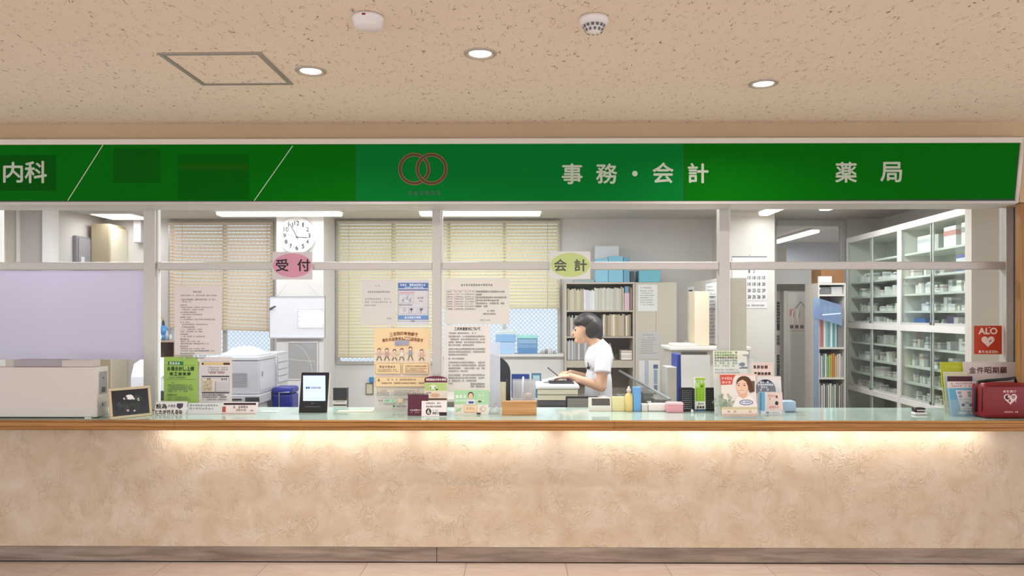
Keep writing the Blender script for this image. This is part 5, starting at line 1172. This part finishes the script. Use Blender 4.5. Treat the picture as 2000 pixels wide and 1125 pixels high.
# side counter with the glass guard, side table, shelf block with boards
e = thing('side_counter', 'narrow grey counter running back from the worktop right of the person', 'counter', (1.12, 6.3, 0))
bx(1.0, 1.23, 5.05, 7.6, DT-.03, DT, M('b5b0a9', .5), bev=.003).obj('counter_top', e); bx(1.02, 1.21, 5.08, 7.58, 0, DT-.031, M('a49e98', .5)).obj('cabinet_body', e)
e = thing('glass_guard', 'long clear guard with a grey top rail on the narrow side counter', 'guard', (1.03, 6.3, DT))
bx(1.026, 1.031, 5.07, 7.58, DT+.0008, .945, CABGLASS).obj('glass_pane', e); bx(1.018, 1.04, 5.06, 7.59, .9455, .962, M('9a9a9c', .4, .4), bev=.003).obj('top_rail', e)
for y in (5.3, 6.3, 7.3): bx(1.022, 1.036, y-.012, y+.012, DT+.0008, .945, M('9a9a9c', .4, .4)).obj('post', e) if False else None
for i, (y, c, h) in enumerate(((5.5, 'b9b4ae', .12), (5.72, '8f8a86', .16), (5.95, 'd6d2ce', .10), (6.25, '77726e', .15), (6.55, 'a9a4a0', .17))):
    one('tray_box', ('pale grey box behind the clear guard, closest to the counter', 'mid grey box behind the clear guard, second from the counter', 'whitish box behind the clear guard, third from the counter', 'dark grey box behind the clear guard, fourth from the counter', 'grey box behind the clear guard, farthest from the counter')[i], 'box', (1.05, 1.135, y, y+.16, DT+.0008, DT+h), M(c, .5), .004, 'boxes behind the clear guard')
e = thing('side_table', 'small low table at the right of the office holding files', 'table', (1.6, 5.5, 0))
bx(1.235, 1.95, 5.05, 6.05, DT-.03, DT, DM, bev=.003).obj('table_top', e)
for x in (1.26, 1.92):
    for y in (5.08, 6.02): bx(x-.015, x+.015, y-.015, y+.015, 0, DT-.031, DM).obj('leg', e)
Y = 5.75
one('box_file', 'tall grey file box on the small side table', 'file', (X(1303, Y), X(1322, Y), Y, Y+.2, DT+.0008, Z(717, Y)), M('bdb7b0', .5), .003)
one('binder', 'royal blue binder beside the white acrylic sheet on the small side table', 'binder', (X(1322.6, Y), X(1331, Y), Y, Y+.22, DT+.0008, Z(692, Y)), M('2c3f96', .45), .003)
s = Sheet((1331, 693, 1388, 790), 5.70, M('dedcd8', .4), 3, th=.004, z=DT+.001); s.done('acrylic_sheet', 'blank white acrylic sheet leaning behind the green packet', 'panel')
e = thing('shelf_block', 'waist high white cabinet under the tall side board', 'cabinet', (1.6, 6.8, 0))
bz = Z(677, 6.1)
bx(1.24, 1.9, 6.08, 6.5, bz-.03, bz, M('dcd4c8', .45), bev=.006).obj('top', e); bx(1.27, 1.9, 6.12, 6.5, 0, bz-.031, M('c6beb4', .5)).obj('body', e)
bx(1.655, 1.9, 6.501, 7.45, 0, bz, M('c6beb4', .5), bev=.003).obj('rear_body', e)
bx(1.34, 1.55, 6.112, 6.1195, bz-.085, bz-.045, M('6e6862', .5)).obj('drawer_front', e)
one('book', 'open cream book lying on the waist high white cabinet', 'book', (1.29, 1.465, 6.14, 6.40, bz+.0008, bz+.022), M('d9d0bd', .6), .006)
bxx = 1.672
e = thing('notice_board', 'tall board covered with paper strips, seen edge on at the right of the office', 'board', (bxx, 6.8, bz))
bx(bxx, bxx+.03, 6.22, 7.38, bz+.001, 1.835, M('bdb4a8', .5), bev=.002).obj('panel', e)
def side_sheet(rect, col):
    x0, y0, x1, y1 = rect; d = ray((x0+x1)/2, y1); Yq = d.y*(bxx-.003)/d.x
    return Sheet(rect, Yq, M(col, .6), yaw=-90, th=.0015)
s = side_sheet((1343, 560, 1356, 664), 'd9d8d0')
for i, (y, h, c) in enumerate(((566, 3, '4a4a4a'), (577, 10, '77757a'), (592, 6, '5a6070'), (606, 20, '8a8a8c'), (630, 5, '4a5066'), (645, 14, 'b4c4a4'))): s.rect_(1345, y, 1353, y+h, c)
s.done('paper_strip', parent=e)
s = side_sheet((1378, 553, 1399, 671), 'e6e4e4'); s.para(1381, 560, 1397, 7, 15, 2.2, '7f7f86'); s.rect_(1379, 579, 1398, 580.5, '55555e'); s.rect_(1379, 604, 1398, 605.2, '77777e'); s.done('paper_strip', parent=e)
one('box_file', 'tall beige file box standing against the tall side board', 'file', (1.478, 1.60, 6.24, 6.46, bz+.0008, Z(569, 6.24)), M('c9b79f', .55), .003)

# ------------------------------------------------------------------ calendar, door things
s = Sheet((1430, 500, 1498, 602), 7.595, M('e9e4e0', .6), th=.002)
s.rect_(1430, 500.5, 1498, 502.5, '6a6666'); s.ell(1464, 498.5, 1, 1, '55504e', 10)
for r_, row in enumerate((('', '', '', '1', '2', '', ''), ('', '', '', '10', '18', '10', '10'), ('', '', '', '10', '18', '18', '20'), ('', '', '', '20', '23', '22', '29'), ('', '', '', '28', '25', '28', '30'))):
    for c_, t in enumerate(row):
        if t: x = 1435+c_*9.4; y = 530+r_*12.4; s.text(t, x-(3 if len(t) > 1 else 1.4), y-3.2, x+(3 if len(t) > 1 else 1.4), y+3.2, '6a6464', .2)
s.line(1430, 587, 1498, 587, .6, 'b5b0ac'); s.marks(1446, 596, 1494, 3, '7a7472', cell=3.6); s.done('wall_calendar', 'large white wall calendar on the pillar right of the middle post', 'calendar')
e = thing('hanging_calendar', 'pinkish picture calendar hanging by a cord on the far door', 'calendar', at(1556, 612, BK+.01))
s = Sheet((1541, 605-60, 1567, 646-0), BK+.012, None); s = Sheet((1541, 603, 1574, 646), BK+.014, M('e2cfc4', .6), th=.003)
s.rect_(1542, 604, 1551, 617, 'd8968a'); 
for x in (1549, 1559): s.line(x, 606, x-2, 620, 3, 'f0ebe8'); s.line(x-2, 620, x, 633, 2.6, 'f0ebe8'); s.line(x+2.4, 608, x+1.4, 620, .8, '3a3a3e')
for x in (1543, 1553, 1563): s.rect_(x, 635, x+6.5, 641.5, '77706a'); s.frame(x, 635, x+6.5, 641.5, .6, '3a3634')
s.done('print', parent=e)
hk = at(1564, 589, BK+.014)
MB().tube([at(1553, 603, BK+.014), hk, at(1575, 603, BK+.014)], .004, M('8a8078', .6), 5).obj('cord', e)
m = MB()
for i, (px, y0, y1, w) in enumerate(((1577, 606, 660, 6), (1584, 612, 650, 5))):
    a, b = at(px, y0, BK+.004), at(px-2*(i == 0), y1, BK+.004); 
    m.box(min(a.x, b.x), a.x+w*BK/F, BK-.012, BK+.012, b.z, a.z, M('e0d6cc', .7), .008)
e2 = m.obj('apron_strap', base=at(1580, 660, BK)); tag(e2, 'pale cloth apron strap hanging beside the picture calendar on the far door', 'cloth')
structbox('wall_corridor_near', M('d2c8bc', .7), X(1516, 8.6), X(1536, 8.6), 8.6, 8.64, 0, 2.3)
for rect, lb, c in (((1517, 590, 1526, 645), 'dark narrow notice in the gap left of the far door, topmost', '3a3638'), ((1517, 655, 1526, 674), 'small grey notice in the gap left of the far door', '6a6666'), ((1517, 693, 1531, 765), 'long dark striped notice in the gap left of the far door, lowest', '44403f')):
    s = Sheet(rect, 8.595, M(c, .6), th=.003); s.para(rect[0]+1, rect[1]+5, rect[2]-1, 6, max(1, int((rect[3]-rect[1])/7)), 3, 'a9a2a0'); s.done('notice_sheet', lb, 'notice')

# ------------------------------------------------------------------ folder shelf
fy = 7.40; fx0, fx1 = X(1598, fy), X(1652, fy); SW = M('ddd5cb', .5)
e = thing('folder_shelf', 'narrow open shelf of coloured folders left of the medicine cabinets', 'shelf', ((fx0+fx1)/2, fy+.16, 0))
ft = Z(553, fy)
bx(fx0, fx0+.012, fy, fy+.34, 0, ft, SW).obj('side_panel', e); bx(fx1-.012, fx1, fy, fy+.34, 0, ft, SW).obj('side_panel', e)
for py in (553, 575, 678, 737, 803): bx(fx0+.013, fx1-.013, fy, fy+.33, Z(py, fy)-.018, Z(py, fy), SW).obj('shelf_board', e)
bx(fx0+.013, fx1-.013, fy+.331, fy+.34, 0, ft, M('7d736a', .6)).obj('back_panel', e)
def folder(px, w, pyt, pyb, col, label, lean=0, group='folders on the narrow shelf'):
    x0, x1, z0, z1 = X(px, fy), X(px+w, fy), Z(pyb, fy)+.001, Z(pyt, fy)
    o = MB().box(x0, x1, fy+.02, fy+.25, z0, z1, M(col, .55), .001, 1).obj('folder', base=(x0, fy+.02, z0)); tag(o, label, 'folder', group)
    if lean: o.rotation_euler = (0, math.radians(lean), 0)
top = [('c78f8a', 'dusty red folder'), ('b9706a', 'brick red folder'), ('e6dcd6', 'white folder'), ('8fb9b6', 'pale teal folder'), ('6fa6a8', 'teal folder'), ('dfe3e0', 'thin white folder'), ('5f9aa0', 'deep teal folder'), ('a9c6c4', 'light teal folder')]
for i, (c, n) in enumerate(top): folder(1601.5+i*4.4, 4.0, 598+(i*7 % 5), 678, c, n+' on the upper level of the narrow shelf')
folder(1638, 10, 622, 678, '8a8584', 'grey framed file on the upper level of the narrow shelf')
mid = [('cfcac6', 'grey white'), ('e6e3de', 'bright white'), ('7f9fa6', 'slate blue'), ('e9e6e2', 'off white'), ('8fb46a', 'leaf green'), ('b4c96a', 'yellow green'), ('d9a05a', 'orange'), ('c98a4a', 'dark orange'), ('e2b98a', 'peach'), ('d6cfc9', 'pale grey'), ('ecdfd6', 'pale pink'), ('b9b2ac', 'mid grey')]
for i, (c, n) in enumerate(mid): folder(1601.5+i*3.95, 2.6, 690+(i*5 % 7), 737, c, n+' folder on the middle level of the narrow shelf')
low = [('b9b4b0', 'stone grey'), ('e3e0dc', 'snow white'), ('cfd9d6', 'mint grey'), ('8f8a86', 'charcoal grey'), ('dcd3b4', 'straw'), ('e6e2de', 'ivory'), ('a9b9a4', 'sage'), ('d9d4d0', 'silver'), ('77706c', 'dark brown grey'), ('c4b9b0', 'taupe'), ('9a8f88', 'mushroom')]
for i, (c, n) in enumerate(low): folder(1601.5+i*4.3, 2.8, 748+(i*5 % 8), 803, c, n+' folder on the lowest visible level of the narrow shelf')
one('cardboard_box', 'brown cardboard box on top of the narrow folder shelf', 'box', (X(1604, 7.45), X(1648, 7.45), 7.45, 7.7, ft+.0008, Z(524, 7.45)), M('8f6238', .7), .004)
one('paper_pack', 'white paper packet on top of the narrow shelf, in front of the cardboard box', 'packet', (X(1599, 7.41), X(1625, 7.41), 7.405, 7.445, ft+.0008, Z(540, 7.41)), M('d9d4d0', .5), .006)
m = MB(); R6 = random.Random(3); zz = Z(575, fy)+.001
m.box(fx0+.02, fx0+.13, fy+.02, fy+.2, zz, zz+.075, POLY, .02)
for v in m.bm.verts: v.co += Vector((R6.uniform(-.006, .006), R6.uniform(-.006, .006), R6.uniform(-.004, .004) if v.co.z > zz+.03 else 0))
tag(m.obj('plastic_bag', base=(fx0+.07, fy+.1, zz)), 'crumpled clear plastic bag on the topmost board of the narrow shelf', 'bag')
one('tissue_box', 'small grey box beside the plastic bag on the narrow shelf', 'box', (fx0+.145, fx1-.02, fy+.03, fy+.2, Z(575, fy)+.001, Z(560, fy)), M('c6c2c2', .5), .004)
s = Sheet((1587, 580, 1646, 636), 7.36, None); s.mb.prism([s.uv(1588, 584), s.uv(1594, 581), s.uv(1644, 596), s.uv(1645, 636), s.uv(1588, 620)], 0, .004, BLUEFILM)
s.lay = 2; s.line(1606, 615, 1642, 612, 2.6, M('dfe6f4', .4)); s.done('plastic_folder', 'translucent blue plastic folder hanging open in front of the narrow shelf', 'folder')
o = bx(X(1591, 7.37), X(1599, 7.37), 7.372, 7.39, 0, Z(600, 7.37), BLUEFILM).obj('curtain_strip', base=(X(1595, 7.37), 7.38, 0)); tag(o, 'long translucent bluish plastic strip along the left edge of the narrow shelf', 'strip')

# ------------------------------------------------------------------ medicine cabinets
CO = Vector((3.353, 5.555, 0)); CA = math.atan2(.998, .0635)
CD = .40
SHU, SHM = (2.07, 1.866, 1.713, 1.562), (1.245, 1.08, .935)
RM = random.Random(77)
def cabinet(u0, u1, lb, end):
    L = u1-u0; c = math.cos(CA), math.sin(CA)
    e = thing('medicine_cabinet', lb, 'cabinet', (CO.x+c[0]*u0, CO.y+c[1]*u0, 0), CA)
    w = .03
    def P(name, x0, x1, y0, y1, z0, z1, m, bev=0, par=e): return bx(x0, x1, y0, y1, z0, z1, m, bev=bev).obj(name, par, local=True)
    P('side_panel', .001, w, -CD, 0, 0, 2.34, CAB); P('side_panel', L-w, L-.001, -CD, 0, 0, 2.34, CAB)
    P('top_board', w, L-w, -CD, 0, 2.285, 2.34, CAB); P('bottom_board', w, L-w, -CD, 0, 0, .08, CAB)
    P('back_panel', w, L-w, -CD, -CD+.012, .08, 2.285, M('d3dccb', .6))
    P('cross_rail', w, L-w, -CD+.012, .002, 1.385, 1.44, CAB); P('cross_rail', w, L-w, -CD+.012, .002, .735, .785, CAB)
    for z in SHU+SHM+(.40,):
        s_ = P('shelf_board', w, L-w, -CD+.013, -.035, z-.018, z, M('e0e2da', .4))
    for z0, z1 in ((1.4405, 2.2845), (.7855, 1.3845), (.0805, .7345)):
        for k, (a, b, y) in enumerate(((w+.001, L*.53, -.022), (L*.47, L-w-.001, -.012))):
            d = P('sliding_door', a, b, y, y+.005, z0, z1, CABGLASS)
            fr = MB(); FRM = M('c5c3bd', .4)
            for q in ((a, a+.012, z0, z1), (b-.012, b, z0, z1), (a, b, z0, z0+.02)): fr.box(q[0], q[1], y-.002, y+.007, q[2], q[3], FRM)
            fr.obj('door_frame', d, local=True)
            if k == 0 and z0 > .2: P('lock', L*.5-.012, L*.5+.012, -.006, .006, z0+.004, z0+.026, M('5a5a5c', .3), .004, d)
    return e
LN = 1.172
nearc = cabinet(0, LN, 'white medicine cabinet with sliding glass doors, the nearer of the pair', 0)
farc = cabinet(LN+.002, 2.425, 'white medicine cabinet with sliding glass doors, the farther of the pair', 1)
ca, sa = math.cos(CA), math.sin(CA)
def med(u, y, z, du, dy, dz, col, name, label, cat, group, band=None, rnd=False):
    m = MB()
    if rnd: m.lathe([(0, 0), (du/2, 0), (du/2, dz*.7), (du*.25, dz*.82), (du*.25, dz), (0, dz)], (0, 0, 0), M(col, .35), 14)
    else:
        m.box(-du/2, du/2, -dy/2, dy/2, 0, dz, M(col, .5), .0015, 1)
        if band: m.box(-du/2-.0003, du/2+.0003, -dy/2-.0003, dy/2+.0003, dz*.55, dz*.8, M(band, .5))
    o = m.obj(name, local=True); o.location = (CO.x+ca*u-sa*y, CO.y+sa*u+ca*y, z+.0008); o.rotation_euler = (0, 0, CA)
    return tag(o, label, cat, group)
ordn = {2.07: 'topmost', 1.866: 'second', 1.713: 'third', 1.562: 'fourth', 1.44: 'fifth', 1.245: 'sixth', 1.08: 'seventh', .935: 'eighth', .785: 'ninth', .40: 'lowest'}
def fill(u0, u1, which, z, hmax, dens=1.0, bottles=.25):
    u = u0
    while u < u1-.03:
        if RM.random() > dens: u += RM.uniform(.03, .09); continue
        du = RM.uniform(.028, .075); hh = RM.uniform(.35, 1)*hmax; lv = ordn[z]
        if RM.random() < bottles: med(u+.02, -.085-RM.uniform(0, .03), z, .036, .036, hh*.85, RM.choice(('eeeae4', 'e3e0da', 'd9d4c4')), 'medicine_bottle', 'small white medicine bottle on the %s shelf of the %s cabinet' % (lv, which), 'bottle', 'bottles on the %s shelf of the %s cabinet' % (lv, which)); u += .045; continue
        med(u+du/2, -.10-RM.uniform(0, .05), z, du, RM.uniform(.05, .1), hh, RM.choice(('f0edea', 'e9e6e2', 'e2e0e0', 'f2f0ee', 'd9dade')), 'medicine_carton', 'small white medicine carton on the %s shelf of the %s cabinet' % (lv, which), 'carton', 'cartons on the %s shelf of the %s cabinet' % (lv, which), RM.choice((None, None, 'b9c0c8', '9aa4b0', 'd8b9b4', 'a9b8a4')))
        u += du+RM.uniform(.004, .03)
# nearer cabinet: named pieces first
med(.84, -.12, 2.07, .25, .10, .135, 'f0eeec', 'printed_carton', 'wide white carton with grey print on the topmost shelf of the nearer cabinet', 'carton', None, 'c9c9cc'); med(.63, -.12, 2.07, .06, .10, .125, 'd6d4d4', 'printed_carton', 'narrow grey white carton between the wide carton and the red printed one', 'carton', None); med(.42, -.10, 2.07, .19, .06, .165, 'f3f1ef', 'printed_carton', 'white carton with a red picture on the topmost shelf of the nearer cabinet', 'carton', None, 'd99a94'); med(.15, -.10, 2.07, .19, .06, .17, 'f3f1ef', 'printed_carton', 'white carton with dark print at the near end of the topmost shelf', 'carton', None, '9a969a')
fill(.50, 1.10, 'nearer', 1.866, .07, .75); med(.20, -.11, 1.866, .24, .08, .13, '3f57a6', 'blue_carton', 'large blue carton on the second shelf of the nearer cabinet', 'carton', None, 'e2e4ee')
fill(.08, 1.06, 'nearer', 1.713, .10); fill(.08, 1.0, 'nearer', 1.562, .11)
med(.30, -.22, 1.562, .22, .12, .115, '8f8f96', 'grey_carton', 'large grey carton at the back of the fourth shelf of the nearer cabinet', 'carton', None)
med(.25, -.24, 1.713, .30, .1, .115, '6f7f8c', 'slate_carton', 'slate blue carton at the back of the third shelf of the nearer cabinet', 'carton', None)
med(.92, -.12, 1.44, .20, .11, .06, '3a6fae', 'blue_pouch', 'blue pouch on the bottom of the upper half of the nearer cabinet', 'pouch', None); med(.44, -.13, 1.44, .12, .09, .085, '6a5a86', 'purple_carton', 'purple carton low in the upper half of the nearer cabinet', 'carton', None)
fill(.52, .80, 'nearer', 1.44, .07, .9); fill(.06, .36, 'nearer', 1.44, .07, .9)
for z, h in ((1.245, .10), (1.08, .11), (.935, .09), (.785, .10)): fill(.08, 1.08, 'nearer', z, h, .85, .2)
fill(LN+.08, 2.30, 'farther', 1.866, .085, .95, .1)
for z, h, d in ((1.713, .11, .85), (1.562, .09, .85), (1.44, .07, .8)): fill(LN+.08, 2.32, 'farther', z, h, d, .35)
med(LN+.50, -.2, 1.562, .12, .08, .095, '3f8f4a', 'green_bottle', 'green bottle at the back of the fourth shelf of the farther cabinet', 'bottle', None, rnd=True); med(LN+.30, -.2, 1.44, .13, .08, .085, '4a9a4e', 'green_pouch', 'green pouch low in the upper half of the farther cabinet', 'pouch', None)
for z, h in ((1.245, .09), (1.08, .10), (.935, .09), (.785, .08)): fill(LN+.08, 2.32, 'farther', z, h, .85, .2)
fill(LN+.3, 2.32, 'farther', .40, .12, .8, .3); fill(.5, 1.08, 'nearer', .40, .12, .8, .3)

# left wall things seen in the top left pane
yl = 7.62
e = thing('electrical_panel', 'grey metal electrical panel on the left office wall', 'panel', (-4.60, 7.75, 1.75))
bx(-4.599, -4.56, yl, yl+.33, 1.6, Z(459, yl), M('9a98a0', .45, .2), bev=.004).obj('box', e)
bx(-4.5595, -4.552, yl+.03, yl+.31, 1.62, Z(463, yl), M('a9a7b0', .4, .2), bev=.003).obj('door', e)
bx(-4.5515, -4.545, yl+.06, yl+.12, 2.06, 2.13, M('e6e4e4', .5)).obj('label_plate', e); bx(-4.5515, -4.535, yl+.06, yl+.10, 1.95, 2.03, M('5a5a60', .4), bev=.003).obj('handle', e)
y0 = 7.86
e = thing('tall_locker', 'tall beige locker with a cream side door in the far left corner', 'locker', (-4.3, 8.0, 0))
lx0, lx1 = X(178, y0), X(213, y0); lz = Z(436, y0)
bx(lx0, lx1, y0, BK-.002, 0, lz, M('c2b294', .55), bev=.003).obj('body', e); bx(lx1+.0005, lx1+.02, y0+.015, BK-.01, .05, lz-.03, M('e9dfc9', .5), bev=.003).obj('door', e)
o = bx(X(269, BK), X(284, BK), BK-.10, BK-.001, Z(475, BK), OC-.002, M('cfcad0', .5), bev=.01).obj('wall_duct', base=(X(276, BK), BK-.05, Z(475, BK))); tag(o, 'pale boxed duct running down from the ceiling beside the left post', 'duct')
# white screen behind the left lower pane
o = bx(-4.6, X(283, GY+.02), GY+.018, GY+.022, Z(703, GY), ZT0-.002, FILM).obj('white_screen', base=(-3.5, GY+.02, Z(703, GY))); tag(o, 'large lavender white translucent screen behind the left lower pane', 'screen')

# ------------------------------------------------------------------ drawer unit, monitor and the person
ux0, ux1, uy0, uy1 = X(1050, 5.65), .452, 5.65, 5.98
e = thing('drawer_unit', 'desk drawer unit with a white tray top in front of the person', 'drawers', ((ux0+ux1)/2, 5.8, DT))
uz = Z(752, 5.65)
bx(ux0+.005, ux1-.005, uy0+.01, uy1, DT+.0008, uz-.03, M('4a4a4e', .5)).obj('carcass', e)
bx(ux0-.01, ux1+.012, uy0-.01, uy1+.005, uz-.0295, uz, M('e9e8ec', .4), bev=.012).obj('tray_top', e)
for i in range(5): bx(ux0, ux1, uy0, uy0+.0095, uz-.072-i*.043, uz-.034-i*.043, M('ddd9c4' if i < 2 else '55565c', .45), bev=.003).obj('drawer', e)
one('clipboard', 'black clipboard lying on the white tray top under the hands', 'clipboard', (.24, .43, 5.74, 5.95, uz+.0008, uz+.008), M('2e3038', .5), .002)
s = Sheet((1060, 732, 1100, 748), 5.85, None)
m = MB(); m.prism([(.19, uz+.012), (.19, uz+.0145), (.335, uz+.05), (.335, uz+.0475)], 5.80, 5.93, M('f0eef0', .6)); o = m.obj('paper_form', base=(.26, 5.86, uz+.012)); tag(o, 'sheets of white paper held in the hands of the person', 'paper')
e = thing('monitor', 'low black framed monitor behind the small white display', 'monitor', (X(1135, 5.25), 5.25, DT))
x0, x1 = X(1105, 5.25), X(1168, 5.25); zt = Z(774, 5.25)
bx(x0, x1, 5.25, 5.275, zt-.16, zt, BLACK, bev=.004).obj('screen_frame', e); bx(x0+.012, x1-.012, 5.2485, 5.2498, zt-.148, zt-.014, M('8f8c8a', .4)).obj('screen', e); bx(x0+.06, x1-.06, 5.276, 5.34, DT+.0008, zt-.05, BLACK, bev=.004).obj('stand', e)

def solid(shapes, voxel, name, m, parent, smooth=3):
    """one continuous skin grown over tapering limbs and rounded masses"""
    bm = bmesh.new()
    for sh in shapes:
        if sh[0] == 'c':                                # limb: p0, r0, p1, r1, round ends
            _, p0, r0, p1, r1 = sh[:5]; p0, p1 = Vector(p0), Vector(p1); d = p1-p0; L = d.length
            q = d.to_track_quat('Z', 'Y').to_matrix().to_4x4()
            bmesh.ops.create_cone(bm, cap_ends=True, segments=20, radius1=r0, radius2=r1, depth=L, matrix=Matrix.Translation((p0+p1)/2) @ q)
            flat = sh[5] if len(sh) > 5 else ''
            if 'a' not in flat: bmesh.ops.create_icosphere(bm, subdivisions=3, radius=r0, matrix=Matrix.Translation(p0))
            if 'b' not in flat: bmesh.ops.create_icosphere(bm, subdivisions=3, radius=r1, matrix=Matrix.Translation(p1))
        else:                                           # mass: centre, radii, tilt about Y
            _, c, r, ty = sh
            bmesh.ops.create_icosphere(bm, subdivisions=3, radius=1, matrix=Matrix.Translation(Vector(c)) @ Matrix.Rotation(math.radians(ty), 4, 'Y') @ Matrix.Diagonal((*r, 1)))
    me = bpy.data.meshes.new(name); bm.to_mesh(me); bm.free()
    o = bpy.data.objects.new(name, me); COL.objects.link(o)
    a = o.modifiers.new('r', 'REMESH'); a.mode = 'VOXEL'; a.voxel_size = voxel
    b = o.modifiers.new('s', 'SMOOTH'); b.factor = .5; b.iterations = smooth
    dg = bpy.context.evaluated_depsgraph_get(); me2 = bpy.data.meshes.new_from_object(o.evaluated_get(dg))
    o.modifiers.clear(); o.data = me2; bpy.data.meshes.remove(me); me2.name = name
    me2.materials.clear(); me2.materials.append(m)
    for p in me2.polygons: p.use_smooth = True
    off = parent.location
    me2.transform(Matrix.Translation(-off)); o.parent = parent
    return o
px0 = Vector((.66, 6.0, 0))
e = thing('person', 'person in a white short sleeved tunic reading papers at the drawer unit', 'person', px0)
SKIN = M('d9ab8c', .55); HAIR = M('2a2220', .5); TUNIC = mat_paint('white_tunic', 'dedcde', 'd6d4d8', .7, 9)
def hand(w, d, up, side, curl=1.0):
    """palm, four unequal bent fingers, thumb; w wrist, d direction, up back of the hand, side towards the thumb"""
    w, d, up, side = Vector(w), Vector(d).normalized(), Vector(up).normalized(), Vector(side).normalized(); S_ = []
    k = w+d*.075
    for t in (-.028, -.010, .010, .027): S_.append(('c', w+side*t*.6+d*.012, .015, k+side*t, .0125))
    for t, L in ((.028, .066), (.010, .074), (-.010, .069), (-.027, .054)):
        a = k+side*t; b = a+(d*.85-up*.45*curl)*L*.5; c = b+(d*.35-up*.85*curl)*L*.32; g = c+(-d*.25-up*.8*curl)*L*.2
        S_ += [('c', a, .0088, b, .0082), ('c', b, .0082, c, .0076), ('c', c, .0076, g, .0066)]
    a = w+d*.025+side*.022; b = a+side*.03+d*.022-up*.008; c = b+d*.03-up*.012
    S_ += [('c', a, .013, b, .0105), ('c', b, .0105, c, .0085)]
    return S_
wn, wf = (.405, 5.835, uz+.052), (.425, 6.03, uz+.062)
body = [('m', (.567, 6, 1.44), (.098, .078, .096), 20), ('m', (.515, 6, 1.392), (.066, .062, .088), 14), ('c', (.478, 6, 1.322), .026, (.52, 6, 1.335), .038),
        ('c', (.447, 6, 1.402), .007, (.441, 6, 1.378), .012), ('m', (.456, 6, 1.352), (.012, .02, .007), 0), ('m', (.585, 5.925, 1.395), (.018, .010, .03), 0), ('m', (.585, 6.075, 1.395), (.018, .010, .03), 0),
        ('c', (.655, 6, 1.25), .062, (.575, 6, 1.37), .052), ('m', (.648, 6, 1.17), (.100, .165, .13), 6), ('m', (.645, 6, 1.0), (.092, .135, .14), 0), ('m', (.645, 6, .86), (.104, .15, .13), 0),
        ('c', (.668, 5.84, 1.245), .052, (.645, 5.79, .968), .040), ('c', (.645, 5.79, .968), .040, wn, .026), ('c', (.668, 6.16, 1.245), .052, (.615, 6.19, .985), .040), ('c', (.615, 6.19, .985), .040, wf, .026),
        ('c', (.65, 5.92, .84), .078, (.665, 5.92, .46), .055), ('c', (.67, 5.92, .46), .055, (.685, 5.92, .09), .037), ('c', (.65, 6.08, .84), .078, (.665, 6.08, .46), .055), ('c', (.67, 6.08, .46), .055, (.685, 6.08, .09), .037),
        ('c', (.69, 5.92, .05), .038, (.55, 5.92, .035), .03), ('c', (.69, 6.08, .05), .038, (.55, 6.08, .035), .03)]
body += hand(wn, (-1, .16, -.02), (.1, -.25, 1), (0, 1, .2), 1.0)+hand(wf, (-1, -.42, -.05), (.1, .3, 1), (.1, -1, .3), .9)
solid(body, .0042, 'body', SKIN, e, 2)
hair = [('m', (.572, 6, 1.462), (.109, .090, .083), 22), ('m', (.622, 6, 1.415), (.060, .082, .088), 0), ('m', (.592, 5.922, 1.412), (.058, .020, .075), 18), ('m', (.592, 6.078, 1.412), (.058, .020, .075), 18), ('m', (.482, 6, 1.468), (.034, .072, .038), 40), ('c', (.60, 6, 1.36), .055, (.635, 6, 1.345), .045)]
solid(hair, .005, 'hair', HAIR, e, 4)
tun = [('m', (.648, 6, 1.17), (.114, .178, .142), 6), ('m', (.645, 6, 1.0), (.106, .152, .16), 0), ('c', (.645, 5.96, 1.0), .104, (.645, 5.96, .70), .112, 'b'), ('c', (.645, 6.04, 1.0), .104, (.645, 6.04, .70), .112, 'b'),
       ('c', (.668, 5.845, 1.24), .066, (.655, 5.795, 1.075), .066, 'b'), ('c', (.668, 6.155, 1.24), .066, (.645, 6.175, 1.08), .066, 'b'), ('c', (.668, 5.9, 1.25), .066, (.668, 6.1, 1.25), .066)]
solid(tun, .006, 'tunic', TUNIC, e, 3)
col = [('c', (.645, 6, 1.255), .086, (.618, 6, 1.300), .072, 'ab')]
solid(col, .005, 'collar', TUNIC, e, 1)
trs = [('c', (.65, 5.92, .84), .085, (.66, 5.92, .46), .075), ('c', (.67, 5.92, .46), .075, (.685, 5.92, .11), .062, 'b'), ('c', (.65, 6.08, .84), .085, (.66, 6.08, .46), .075), ('c', (.67, 6.08, .46), .075, (.685, 6.08, .11), .062, 'b'), ('m', (.65, 6, .86), (.106, .152, .12), 0)]
solid(trs, .008, 'trousers', TUNIC, e, 2)
for y in (5.92, 6.08): solid([('c', (.69, y, .052), .048, (.545, y, .042), .04)], .006, 'shoe', M('eceaea', .5), e, 2)
m = MB(); m.lathe([(0, 0), (.014, 0), (.014, .006), (0, .008)], (.553, 5.875, 1.11), M('2a3048', .3), 14, 'Y'); m.cyl((.549, 5.885, 1.15), (.553, 5.877, 1.118), .004, M('1e1e22', .4)); m.obj('name_badge', e)
m = MB(); m.cyl((.548, 5.95, 1.185), (.550, 5.935, 1.155), .006, M('1e1e22', .4)); m.obj('pocket_pen', e)
for y in (5.972, 6.028): MB().lathe([(0, -.006), (.008, -.004), (.009, 0), (.008, .004), (0, .006)], (.4585, y, 1.405), M('2a2020', .3), 12, 'Y').obj('eye', e)
m = MB(); a = Vector(wn)+Vector((-.115, .03, .012)); m.cyl(a+Vector((.03, .01, -.02)), a+Vector((-.06, -.01, .055)), .0045, M('3a3c44', .3)); tag(m.obj('pen', base=a), 'dark slim pen held upright in the hand of the person', 'pen')
#==MORE==
